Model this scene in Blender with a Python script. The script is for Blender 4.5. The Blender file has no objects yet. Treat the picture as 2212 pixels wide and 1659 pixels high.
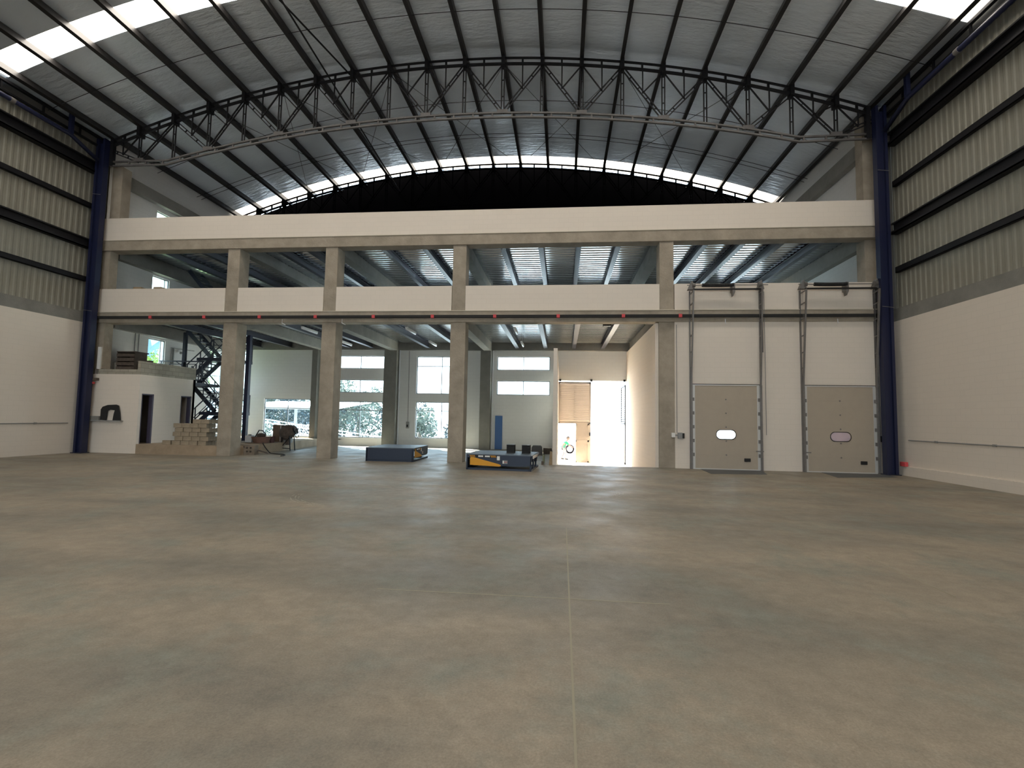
import bpy, math, random
from mathutils import Vector, Matrix
random.seed(7)
PI = math.pi
S = bpy.context.scene
COL = S.collection

# ------------------------------------------------------------------ camera
cd = bpy.data.cameras.new('camera'); cam = bpy.data.objects.new('camera', cd); COL.objects.link(cam)
RX, UX, FX = Vector((0.994901, 0.099278, 0.017769)), Vector((-0.010835, -0.069951, 0.997492)), Vector((-0.100272, 0.992598, 0.068519))
M = Matrix((RX, UX, -FX)).transposed().to_4x4(); M.translation = (0, -20.2994, 1.85)
cam.matrix_world = M
cd.sensor_width = 36; cd.sensor_fit = 'HORIZONTAL'; cd.lens = 1075.57 / 2212 * 36
cd.clip_end = 500; cd.clip_start = 0.05
S.camera = cam

# ------------------------------------------------------------------ world, sun, exposure
W = bpy.data.worlds.new('sky'); S.world = W; W.use_nodes = True
nt = W.node_tree; nt.nodes.clear()
wo = nt.nodes.new('ShaderNodeOutputWorld'); wb = nt.nodes.new('ShaderNodeBackground')
tc = nt.nodes.new('ShaderNodeTexCoord'); sp = nt.nodes.new('ShaderNodeSeparateXYZ'); cr = nt.nodes.new('ShaderNodeValToRGB')
nt.links.new(tc.outputs['Generated'], sp.inputs[0]); nt.links.new(sp.outputs[2], cr.inputs[0])
cr.color_ramp.elements[0].position = 0.0; cr.color_ramp.elements[0].color = (0.80, 0.92, 1.0, 1)
cr.color_ramp.elements[1].position = 0.8; cr.color_ramp.elements[1].color = (0.50, 0.72, 1.0, 1)
nt.links.new(cr.outputs[0], wb.inputs[0]); nt.links.new(wb.outputs[0], wo.inputs[0])
wb.inputs[1].default_value = 5.8
sl = bpy.data.lights.new('sun', 'SUN'); sl.energy = 38.0; sl.angle = 0.01; sl.color = (1, 0.95, 0.86)
so = bpy.data.objects.new('sun', sl); COL.objects.link(so)
so.rotation_euler = Vector((-0.58, 0.62, 1.0)).to_track_quat('Z', 'Y').to_euler()
S.view_settings.view_transform = 'Standard'; S.view_settings.look = 'None'
S.view_settings.exposure = 0.38; S.view_settings.gamma = 1.0; S.view_settings.use_curve_mapping = False
cy = S.cycles
cy.max_bounces = 10; cy.diffuse_bounces = 6; cy.glossy_bounces = 4; cy.transparent_max_bounces = 12; cy.transmission_bounces = 4
cy.caustics_reflective = False; cy.caustics_refractive = False; cy.sample_clamp_indirect = 8
cy.use_denoising = True
SKYLIGHT = 11.6
def portal(name, loc, rot, sx, sy):
    l = bpy.data.lights.new(name, 'AREA'); l.shape = 'RECTANGLE'; l.size = sx; l.size_y = sy; l.energy = 1
    l.cycles.is_portal = True
    o = bpy.data.objects.new(name, l); COL.objects.link(o); o.location = loc; o.rotation_euler = rot
BACKR = (-PI/2, 0, 0)      # faces -Y

# ------------------------------------------------------------------ materials
MATS = {}
def newmat(n):
    m = bpy.data.materials.new(n); m.use_nodes = True
    return m, m.node_tree, m.node_tree.nodes['Principled BSDF']
def pm(n, col, rough=0.7, metal=0.0, emit=0, noise=0.0, scale=4.0, bump=0.0, spec=0.5, bscale=None):
    if n in MATS: return MATS[n]
    m, t, b = newmat(n)
    b.inputs['Base Color'].default_value = (*col, 1); b.inputs['Roughness'].default_value = rough
    b.inputs['Metallic'].default_value = metal; b.inputs['Specular IOR Level'].default_value = spec
    if emit:
        b.inputs['Emission Color'].default_value = (*col, 1); b.inputs['Emission Strength'].default_value = emit
    if noise or bump:
        c = t.nodes.new('ShaderNodeTexCoord'); nz = t.nodes.new('ShaderNodeTexNoise')
        nz.inputs['Scale'].default_value = scale; nz.inputs['Detail'].default_value = 6; nz.inputs['Roughness'].default_value = 0.65
        t.links.new(c.outputs['Object'], nz.inputs[0])
        if noise:
            r = t.nodes.new('ShaderNodeValToRGB'); r.color_ramp.elements[0].position = 0.3; r.color_ramp.elements[1].position = 0.7
            r.color_ramp.elements[0].color = (*[max(0, v*(1-noise)) for v in col], 1); r.color_ramp.elements[1].color = (*[min(1, v*(1+noise)) for v in col], 1)
            t.links.new(nz.outputs[0], r.inputs[0]); t.links.new(r.outputs[0], b.inputs['Base Color'])
        if bump:
            n2 = nz
            if bscale:
                n2 = t.nodes.new('ShaderNodeTexNoise'); n2.inputs['Scale'].default_value = bscale; n2.inputs['Detail'].default_value = 4
                t.links.new(c.outputs['Object'], n2.inputs[0])
            bp = t.nodes.new('ShaderNodeBump'); bp.inputs['Strength'].default_value = bump; bp.inputs['Distance'].default_value = 0.05
            t.links.new(n2.outputs[0], bp.inputs['Height']); t.links.new(bp.outputs[0], b.inputs['Normal'])
    MATS[n] = m
    return m

def block_mat(n, col, mort, bw=0.4, bh=0.2, noise=0.04, bump=0.25, msize=0.012, rough=0.85):
    m, t, b = newmat(n)
    c = t.nodes.new('ShaderNodeTexCoord'); s = t.nodes.new('ShaderNodeSeparateXYZ'); a = t.nodes.new('ShaderNodeMath'); a.operation = 'ADD'
    k = t.nodes.new('ShaderNodeCombineXYZ'); br = t.nodes.new('ShaderNodeTexBrick')
    t.links.new(c.outputs['Object'], s.inputs[0]); t.links.new(s.outputs[0], a.inputs[0]); t.links.new(s.outputs[1], a.inputs[1])
    t.links.new(a.outputs[0], k.inputs[0]); t.links.new(s.outputs[2], k.inputs[1]); t.links.new(k.outputs[0], br.inputs[0])
    br.inputs['Scale'].default_value = 1; br.inputs['Brick Width'].default_value = bw; br.inputs['Row Height'].default_value = bh
    br.inputs['Mortar Size'].default_value = msize; br.inputs['Mortar Smooth'].default_value = 0.4
    br.inputs['Color1'].default_value = (*[v*(1-noise) for v in col], 1); br.inputs['Color2'].default_value = (*[v*(1+noise) for v in col], 1)
    br.inputs['Mortar'].default_value = (*mort, 1)
    nz = t.nodes.new('ShaderNodeTexNoise'); nz.inputs['Scale'].default_value = 0.8; nz.inputs['Detail'].default_value = 7
    t.links.new(c.outputs['Object'], nz.inputs[0])
    mx = t.nodes.new('ShaderNodeMix'); mx.data_type = 'RGBA'; mx.blend_type = 'MULTIPLY'; mx.inputs[0].default_value = 1
    r = t.nodes.new('ShaderNodeValToRGB'); r.color_ramp.elements[0].position = 0.3; r.color_ramp.elements[1].position = 0.75
    r.color_ramp.elements[0].color = (1-2.5*noise,)*3 + (1,); r.color_ramp.elements[1].color = (1, 1, 1, 1)
    t.links.new(nz.outputs[0], r.inputs[0]); t.links.new(br.outputs[0], mx.inputs[6]); t.links.new(r.outputs[0], mx.inputs[7])
    t.links.new(mx.outputs[2], b.inputs['Base Color']); b.inputs['Roughness'].default_value = rough
    bp = t.nodes.new('ShaderNodeBump'); bp.inputs['Strength'].default_value = bump; bp.inputs['Distance'].default_value = 0.01; bp.invert = True
    t.links.new(br.outputs['Fac'], bp.inputs['Height']); t.links.new(bp.outputs[0], b.inputs['Normal'])
    return m

WHITE = block_mat('white_painted_block', (0.73, 0.66, 0.575), (0.70, 0.635, 0.55), noise=0.008, bump=0.06)
WHITE2 = block_mat('white_painted_block_cool', (0.70, 0.70, 0.68), (0.665, 0.665, 0.645), noise=0.01, bump=0.08)
RAWBLOCK = block_mat('raw_block', (0.40, 0.37, 0.30), (0.27, 0.25, 0.20), noise=0.10, bump=0.5)
LOWBLOCK = pm('loose_block', (0.30, 0.245, 0.175), 0.95, noise=0.25, scale=3, bump=0.4, bscale=30)
CONC = pm('raw_concrete', (0.33, 0.285, 0.225), 0.9, noise=0.22, scale=1.3, bump=0.25, bscale=18)
CONC2 = pm('grey_concrete', (0.215, 0.21, 0.19), 0.9, noise=0.15, scale=1.3, bump=0.2, bscale=18)
CURBM = pm('dusty_concrete', (0.34, 0.26, 0.18), 0.95, noise=0.2, scale=1.8, bump=0.2, bscale=20)
DARK = pm('dark_steel', (0.010, 0.010, 0.012), 0.55, 0.0, spec=0.22)
DARKP = pm('purlin_steel', (0.014, 0.013, 0.013), 0.45, 0.0, spec=0.35)
NAVY = pm('navy_steel', (0.006, 0.010, 0.042), 0.5)
NAVYD = pm('stair_navy_steel', (0.010, 0.014, 0.03), 0.5)
JOIST = pm('joist_steel', (0.06, 0.065, 0.085), 0.42, 0.3)
LIGHTSTEEL = pm('primer_steel', (0.095, 0.09, 0.088), 0.55, 0.2, noise=0.25, scale=2)
GALV = pm('galvanised_steel', (0.20, 0.19, 0.18), 0.5, 0.5, noise=0.1, scale=8)
BLACK = pm('black_rubber', (0.012, 0.012, 0.012), 0.8)
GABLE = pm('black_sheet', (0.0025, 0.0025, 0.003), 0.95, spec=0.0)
RED = pm('red_plastic', (0.60, 0.07, 0.08), 0.7)
LEVEL = pm('leveller_blue', (0.008, 0.018, 0.042), 0.5)
TREAD = pm('tread_plate', (0.10, 0.12, 0.145), 0.42, 0.35, noise=0.15, scale=10, bump=0.3, bscale=60)
YELLOW = pm('yellow_paint', (0.68, 0.31, 0.008), 0.55)
WHITEP = pm('white_plastic', (0.75, 0.75, 0.72), 0.5)
DOORP = pm('door_panel', (0.41, 0.35, 0.275), 0.6, noise=0.03, scale=3)
ALU = pm('aluminium', (0.62, 0.62, 0.60), 0.4, 0.4)
WOOD = pm('wood', (0.30, 0.22, 0.13), 0.8, noise=0.2, scale=6)
DWOOD = pm('dark_board', (0.085, 0.065, 0.05), 0.8, noise=0.3, scale=6)
GREYP = pm('grey_plastic', (0.25, 0.25, 0.24), 0.6)
BLUEB = pm('blue_panel', (0.03, 0.11, 0.30), 0.5)
RAILW = pm('white_rail', (0.75, 0.77, 0.8), 0.5)
MIXM = pm('cement_crusted_steel', (0.10, 0.075, 0.06), 0.9, noise=0.5, scale=5)
GATEM = pm('gate_sheet', (0.46, 0.40, 0.34), 0.6, noise=0.04, scale=2)
FRAME = pm('window_frame', (0.30, 0.32, 0.34), 0.5, 0.3)

def floor_mat():
    m, t, b = newmat('polished_concrete_floor')
    c = t.nodes.new('ShaderNodeTexCoord')
    def noise(scale, detail, rough=0.6, vec=None, dist=0.0):
        n = t.nodes.new('ShaderNodeTexNoise'); n.inputs['Scale'].default_value = scale; n.inputs['Detail'].default_value = detail
        n.inputs['Roughness'].default_value = rough; n.inputs['Distortion'].default_value = dist
        t.links.new(vec or c.outputs['Object'], n.inputs[0]); return n
    def ramp(src, p0, c0, p1, c1):
        r = t.nodes.new('ShaderNodeValToRGB'); r.color_ramp.elements[0].position = p0; r.color_ramp.elements[1].position = p1
        r.color_ramp.elements[0].color = (*c0, 1); r.color_ramp.elements[1].color = (*c1, 1); t.links.new(src, r.inputs[0]); return r
    def mix(f, a, bb, mode='MIX'):
        x = t.nodes.new('ShaderNodeMix'); x.data_type = 'RGBA'; x.blend_type = mode
        if isinstance(f, float): x.inputs[0].default_value = f
        else: t.links.new(f, x.inputs[0])
        t.links.new(a, x.inputs[6]); t.links.new(bb, x.inputs[7]); return x.outputs[2]
    mp = t.nodes.new('ShaderNodeMapping'); mp.inputs['Rotation'].default_value = (0, 0, 0.35); mp.inputs['Scale'].default_value = (0.45, 1.0, 1)
    t.links.new(c.outputs['Object'], mp.inputs[0])
    a = ramp(noise(0.55, 5, 0.62, mp.outputs[0], 0.4).outputs[0], 0.36, (0.205, 0.186, 0.150), 0.66, (0.335, 0.282, 0.212))
    g = ramp(noise(0.8, 6, 0.7).outputs[0], 0.5, (0, 0, 0), 0.72, (1, 1, 1))
    grn = t.nodes.new('ShaderNodeRGB'); grn.outputs[0].default_value = (0.225, 0.235, 0.195, 1)
    x = mix(g.outputs[0], a.outputs[0], grn.outputs[0])
    f = ramp(noise(5, 9, 0.8).outputs[0], 0.34, (0.80, 0.80, 0.80), 0.66, (1.13, 1.13, 1.13))
    x = mix(1.0, x, f.outputs[0], 'MULTIPLY')
    fl = ramp(noise(60, 5, 0.8).outputs[0], 0.34, (0.78, 0.78, 0.78), 0.62, (1.10, 1.10, 1.10))
    x = mix(1.0, x, fl.outputs[0], 'MULTIPLY')
    # pale scuffs: patches of worn surface
    sc = ramp(noise(2.6, 9, 0.85, None, 1.2).outputs[0], 0.655, (0, 0, 0), 0.73, (0.45, 0.45, 0.45))
    pal = t.nodes.new('ShaderNodeRGB'); pal.outputs[0].default_value = (0.46, 0.42, 0.33, 1)
    x = mix(sc.outputs[0], x, pal.outputs[0])
    t.links.new(x, b.inputs['Base Color'])
    rr = ramp(noise(1.1, 5).outputs[0], 0.35, (0.46, 0.46, 0.46), 0.7, (0.68, 0.68, 0.68))
    t.links.new(rr.outputs[0], b.inputs['Roughness'])
    bp = t.nodes.new('ShaderNodeBump'); bp.inputs['Strength'].default_value = 0.12; bp.inputs['Distance'].default_value = 0.01
    t.links.new(noise(14, 6).outputs[0], bp.inputs['Height']); t.links.new(bp.outputs[0], b.inputs['Normal'])
    b.inputs['Specular IOR Level'].default_value = 0.45
    return m
FLOORM = floor_mat()

def foil_mat():
    m, t, b = newmat('roof_foil')
    b.inputs['Metallic'].default_value = 0.45; b.inputs['Roughness'].default_value = 0.32
    c = t.nodes.new('ShaderNodeTexCoord')
    mp = t.nodes.new('ShaderNodeMapping'); mp.inputs['Scale'].default_value = (1.0, 3.2, 1.0); t.links.new(c.outputs['Object'], mp.inputs[0])
    n = t.nodes.new('ShaderNodeTexNoise'); n.inputs['Scale'].default_value = 1.4; n.inputs['Detail'].default_value = 5; n.inputs['Roughness'].default_value = 0.6
    t.links.new(mp.outputs[0], n.inputs[0])
    n2 = t.nodes.new('ShaderNodeTexNoise'); n2.inputs['Scale'].default_value = 0.35; n2.inputs['Detail'].default_value = 3
    t.links.new(c.outputs['Object'], n2.inputs[0])
    r = t.nodes.new('ShaderNodeValToRGB'); r.color_ramp.elements[0].position = 0.3; r.color_ramp.elements[1].position = 0.7
    r.color_ramp.elements[0].color = (0.62, 0.68, 0.73, 1); r.color_ramp.elements[1].color = (0.77, 0.83, 0.88, 1)
    t.links.new(n2.outputs[0], r.inputs[0]); t.links.new(r.outputs[0], b.inputs['Base Color'])
    bp = t.nodes.new('ShaderNodeBump'); bp.inputs['Strength'].default_value = 0.75; bp.inputs['Distance'].default_value = 0.14
    n3 = t.nodes.new('ShaderNodeTexNoise'); n3.inputs['Scale'].default_value = 0.16; n3.inputs['Detail'].default_value = 2
    t.links.new(c.outputs['Object'], n3.inputs[0])
    k = t.nodes.new('ShaderNodeMapRange'); k.inputs['From Min'].default_value = 0.44; k.inputs['From Max'].default_value = 0.60; k.inputs['To Min'].default_value = 0.25; k.inputs['To Max'].default_value = 1.0
    t.links.new(n3.outputs[0], k.inputs['Value'])
    mu = t.nodes.new('ShaderNodeMath'); mu.operation = 'MULTIPLY'; t.links.new(n.outputs[0], mu.inputs[0]); t.links.new(k.outputs[0], mu.inputs[1])
    t.links.new(mu.outputs[0], bp.inputs['Height']); t.links.new(bp.outputs[0], b.inputs['Normal'])
    return m
FOIL = foil_mat()
DECKM = pm('steel_deck', (0.55, 0.59, 0.63), 0.2, 0.95, noise=0.12, scale=1.5)
CLAD = pm('side_cladding', (0.27, 0.26, 0.215), 0.55, 0.15, noise=0.05, scale=2)
def emis(n, col, s):
    m = bpy.data.materials.new(n); m.use_nodes = True; t = m.node_tree; t.nodes.clear()
    e = t.nodes.new('ShaderNodeEmission'); e.inputs[0].default_value = (*col, 1); e.inputs[1].default_value = s
    o = t.nodes.new('ShaderNodeOutputMaterial'); t.links.new(e.outputs[0], o.inputs[0]); return m
SKYM = emis('daylit_translucent_sheet', (1.0, 0.915, 0.805), SKYLIGHT)
SKYM2 = emis('dimmed_translucent_sheet', (1.0, 0.91, 0.79), 3.4)  # same sheet with emission set lower to keep the gable dark
TUBEM = pm('tube_diffuser', (0.85, 0.86, 0.88), 0.35)
def glass_mat():
    m = bpy.data.materials.new('glass'); m.use_nodes = True; t = m.node_tree; t.nodes.clear()
    a = t.nodes.new('ShaderNodeBsdfTransparent'); a.inputs[0].default_value = (0.90, 0.95, 0.95, 1)
    g = t.nodes.new('ShaderNodeBsdfGlossy'); g.inputs['Roughness'].default_value = 0.02
    x = t.nodes.new('ShaderNodeMixShader'); x.inputs[0].default_value = 0.08
    o = t.nodes.new('ShaderNodeOutputMaterial')
    t.links.new(a.outputs[0], x.inputs[1]); t.links.new(g.outputs[0], x.inputs[2]); t.links.new(x.outputs[0], o.inputs[0]); return m
GLASS = glass_mat()
GROUND = pm('outside_ground', (0.42, 0.45, 0.47), 0.95, noise=0.08, scale=0.5)
BOUNCE = pm('warm_bounce_ground', (0.84, 0.71, 0.54), 0.95, noise=0.06, scale=0.5)  # bright tan picked to bounce warm light into the gateway bay
GRASS = pm('outside_grass', (0.20, 0.28, 0.10), 0.95, noise=0.3, scale=0.8)
LEAF = pm('leaf', (0.10, 0.135, 0.115), 0.7, noise=0.4, scale=0.9)  # glare outside is put into the leaf colour as grey
LEAFB = pm('leaf_glare_tint', (0.06, 0.085, 0.095), 0.7, noise=0.4, scale=0.9)  # bluish glare put into the leaf colour
LEAFY = pm('leaf_yellowish', (0.17, 0.25, 0.06), 0.7, noise=0.3, scale=0.9)
BARK = pm('bark', (0.12, 0.10, 0.08), 0.9)
HILLM = pm('hill_forest', (0.13, 0.20, 0.22), 0.95, noise=0.3, scale=0.05)  # distance haze put into the colour as blue
CARW = pm('car_white', (0.85, 0.85, 0.85), 0.3)
CARG = pm('car_window', (0.25, 0.28, 0.30), 0.1)
TYRE = pm('tyre', (0.008, 0.007, 0.009), 0.9, spec=0.1)
GREENS = pm('green_shirt', (0.004, 0.16, 0.07), 0.9)
SKIN = pm('skin', (0.14, 0.075, 0.05), 0.6)
JEANS = pm('grey_trousers', (0.13, 0.135, 0.15), 0.85)
HAIRM = pm('dark_hair', (0.04, 0.03, 0.025), 0.7)

# ------------------------------------------------------------------ mesh helpers
class MB:
    def __init__(s): s.v = []; s.f = []
    def add(s, vs, fs):
        k = len(s.v); s.v += [tuple(v) for v in vs]; s.f += [tuple(i + k for i in f) for f in fs]; return s
    def box(s, x0, x1, y0, y1, z0, z1):
        return s.add([(x0,y0,z0),(x1,y0,z0),(x1,y1,z0),(x0,y1,z0),(x0,y0,z1),(x1,y0,z1),(x1,y1,z1),(x0,y1,z1)],
                     [(0,3,2,1),(4,5,6,7),(0,1,5,4),(1,2,6,5),(2,3,7,6),(3,0,4,7)])
    def bar(s, a, b, w, h=None, up=(0,0,1)):
        a = Vector(a); b = Vector(b); h = h or w; d = (b-a).normalized(); up = Vector(up)
        if abs(d.dot(up)) > .99: up = Vector((0,1,0)) if abs(d.y) < .9 else Vector((1,0,0))
        sx = d.cross(up).normalized(); sz = sx.cross(d)
        c = [sx*(i*w/2)+sz*(j*h/2) for i, j in ((-1,-1),(1,-1),(1,1),(-1,1))]
        return s.add([a+k for k in c]+[b+k for k in c], [(3,2,1,0),(4,5,6,7),(0,1,5,4),(1,2,6,5),(2,3,7,6),(3,0,4,7)])
    def tube(s, pts, r, n=10, cap=True, r2=None):
        pts = [Vector(p) for p in pts]; rings = []
        for i, p in enumerate(pts):
            d = (pts[min(i+1, len(pts)-1)] - pts[max(i-1, 0)]).normalized()
            up = Vector((0,0,1)) if abs(d.z) < .95 else Vector((0,1,0))
            sx = d.cross(up).normalized(); sz = sx.cross(d)
            rr = r if r2 is None else r + (r2-r)*i/(len(pts)-1)
            if isinstance(r, (list, tuple)): rr = r[i]
            rings.append([p + sx*math.cos(2*PI*k/n)*rr + sz*math.sin(2*PI*k/n)*rr for k in range(n)])
        k0 = len(s.v); s.v += [tuple(q) for R in rings for q in R]
        for i in range(len(pts)-1):
            for k in range(n):
                a = k0+i*n+k; b = k0+i*n+(k+1) % n; s.f.append((a, b, b+n, a+n))
        if cap:
            s.f.append(tuple(k0+k for k in reversed(range(n)))); s.f.append(tuple(k0+(len(pts)-1)*n+k for k in range(n)))
        return s
    def cyl(s, c, r, h, axis='z', n=20, r2=None):
        c = Vector(c); d = {'x': Vector((1,0,0)), 'y': Vector((0,1,0)), 'z': Vector((0,0,1))}[axis]*h
        return s.tube([c, c+d], r, n, True, r2)
    def prism(s, poly, ext):
        # poly: list of 3D pts, ext: vector
        n = len(poly); e = Vector(ext); P = [Vector(p) for p in poly]
        return s.add(P+[p+e for p in P], [tuple(range(n-1, -1, -1)), tuple(range(n, 2*n))]+[(i, (i+1) % n, (i+1) % n+n, i+n) for i in range(n)])
    def sphere(s, c, r, nu=14, nv=9, sc=(1,1,1)):
        c = Vector(c); vs = []; fs = []
        for j in range(nv+1):
            th = PI*j/nv
            for i in range(nu):
                a = 2*PI*i/nu; vs.append((c.x+r*sc[0]*math.sin(th)*math.cos(a), c.y+r*sc[1]*math.sin(th)*math.sin(a), c.z+r*sc[2]*math.cos(th)))
        for j in range(nv):
            for i in range(nu): fs.append((j*nu+i, (j+1)*nu+i, (j+1)*nu+(i+1) % nu, j*nu+(i+1) % nu))
        return s.add(vs, fs)
    def build(s, name, mat, parent=None, bevel=0, smooth=False, loc=None):
        me = bpy.data.meshes.new(name); me.from_pydata(s.v, [], s.f); me.validate(); me.update()
        me.materials.append(mat)
        if smooth:
            for p in me.polygons: p.use_smooth = True
        o = bpy.data.objects.new(name, me); COL.objects.link(o)
        if parent: o.parent = parent
        if loc: o.location = loc
        if bevel:
            b = o.modifiers.new('b', 'BEVEL'); b.width = bevel; b.segments = 2; b.limit_method = 'ANGLE'
        return o
def tag(o, label=None, cat=None, group=None, kind=None):
    if label: o['label'] = label
    if cat: o['category'] = cat
    if group: o['group'] = group
    if kind: o['kind'] = kind
    return o
def empty(name, label, cat, loc=(0,0,0), rz=0, group=None, kind=None):
    o = bpy.data.objects.new(name, None); COL.objects.link(o); o.location = loc; o.rotation_euler = (0,0,rz); o.empty_display_size = .2
    return tag(o, label, cat, group, kind)
def struct(name, mb, mat, label=None, cat=None, parent=None, **k):
    o = mb.build(name, mat, parent, **k); o['kind'] = 'structure'
    if label: o['label'] = label
    if cat: o['category'] = cat
    return o
def dup(root, loc=None, label=None, rz=None):
    r = root.copy(); COL.objects.link(r)
    if loc is not None: r.location = loc
    if rz is not None: r.rotation_euler = (0,0,rz)
    if label: r['label'] = label
    for ch in list(root.children):
        c = ch.copy(); COL.objects.link(c); c.parent = r
        for g in list(ch.children):
            d = g.copy(); COL.objects.link(d); d.parent = c
    return r

def wallholes(mb, axis, a0, a1, t0, t1, z0, z1, holes):
    """solid wall from boxes leaving rectangular holes (a0,a1,z0,z1)"""
    As = sorted({a0, a1, *[h[0] for h in holes], *[h[1] for h in holes]})
    for i in range(len(As)-1):
        l, r = As[i], As[i+1]
        if r <= a0 or l >= a1: continue
        hs = sorted([(h[2], h[3]) for h in holes if h[0] <= l+1e-6 and h[1] >= r-1e-6])
        z = z0
        for (b, t) in hs + [(z1, z1)]:
            if b > z + 1e-6:
                if axis == 'x': mb.box(l, r, t0, t1, z, b)
                else: mb.box(t0, t1, l, r, z, b)
            z = max(z, t)
    return mb

# ------------------------------------------------------------------ dimensions
XL, XR = -21.35, 12.65          # hall side walls
ML, MR = -20.96, 12.25          # mezzanine side walls
YB = 9.1                        # mezzanine back wall
YR = -36.0                      # rear end of the hall
CX, CZ = -4.31, -29.41          # roof arc centre
def arcz(x, R): return CZ + math.sqrt(R*R - (x-CX)**2)
NODES = [CX + 1.664*k for k in range(-10, 11)]
SKY = [(-31.2, -30.3), (-18.2, -17.3), (-5.15, -4.2), (8.4, 9.55)]

# ------------------------------------------------------------------ floor
fb = MB()
fb.box(XL-.3, XR+.3, YR, .12, -.9, 0)
fb.box(XL-.3, -.2, .12, YB+.25, -.9, 0)
fb.box(3.79, 4.45, .12, YB+.25, -.9, 0)
struct('floor', fb, FLOORM, 'dusty grey-brown concrete floor slab of the whole hall', 'floor')
jm = pm('joint_filler', (0.33, 0.30, 0.22), 0.8)
jb = MB().box(.088, .104, YR, -11.6, 0, .003)
tag(jb.build('floor_joint', jm), 'pale filled joint running lengthwise down the middle of the floor', 'floor joint', kind='structure')
jb = MB().box(-1.95, 1.1, -14.99, -14.98, 0, .003)
tag(jb.build('floor_joint', jm), 'pale filled joint crossing the floor in front of the camera', 'floor joint', kind='structure')
tag(MB().box(4.262, 4.274, -14.3, -12.7, 0, .003).build('floor_joint', jm), 'short faint filled joint on the right part of the floor', 'floor joint', kind='structure')

# ------------------------------------------------------------------ roof vault
def roof_strip(mb, y0, y1, R=46.97, n=100, half=17.12, th=.05):
    k0 = len(mb.v)
    for i in range(n+1):
        x = CX - half + 2*half*i/n
        z = arcz(x, R)
        mb.v += [(x, y0, z), (x, y1, z)]
    for i in range(n):
        a = k0+2*i; mb.f.append((a, a+1, a+3, a+2))
    k1 = len(mb.v)
    for i in range(n+1):
        x = CX - half + 2*half*i/n
        z = arcz(x, R)+th
        mb.v += [(x, y0, z), (x, y1, z)]
    for i in range(n):
        a = k1+2*i; mb.f.append((a, a+2, a+3, a+1))
rb = MB(); edges = [YR] + [e for s in SKY for e in s]
for i in range(0, len(edges)-1, 2): roof_strip(rb, edges[i], edges[i+1])
struct('ceiling', rb, FOIL, 'barrel vaulted roof lined with crinkled silver foil', 'roof')
snames = {-31.2: 'glowing translucent roof strip at the far rear end of the hall', -18.2: 'glowing translucent roof strip above the camera', -5.15: 'glowing translucent strip across the vault nearest the photographer', 8.4: 'thin glowing translucent strip along the black gable'}
for (a, b) in SKY:
    m = MB(); roof_strip(m, a, b, 46.99, th=.02, half=16.8)
    struct('skylight', m, SKYM if a < 8 else SKYM2, snames[a], 'skylight')
ord_ = ['first', 'second', 'third', 'fourth', 'fifth', 'sixth', 'seventh', 'eighth', 'ninth', 'tenth']
def nodeword(k):
    if k == 0: return 'at the crown of the vault'
    side = 'left' if k < 0 else 'right'
    return f'{ord_[abs(k)-1]} to the {side} of the crown'
for k in range(-10, 11):
    x = NODES[k+10] if abs(k) < 10 else CX + math.copysign(16.35, k)
    d = Vector((x-CX, 0, arcz(x, 46.8)-CZ)).normalized()
    m = MB()
    c = Vector((CX, 0, CZ)) + d*46.80
    for sx in (-1, 1):
        t = Vector((d.z, 0, -d.x))*sx*.045
        m.bar(c+t+Vector((0, YR, 0)), c+t+Vector((0, 9.6, 0)), .055, .29, up=d)
    m.bar(c-d*.145+Vector((0, YR, 0)), c-d*.145+Vector((0, 9.6, 0)), .15, .012, up=d)
    tag(m.build('roof_purlin', DARKP), f'dark steel roof purlin, {nodeword(k)}', 'purlin', 'purlins under the vaulted roof')

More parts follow.
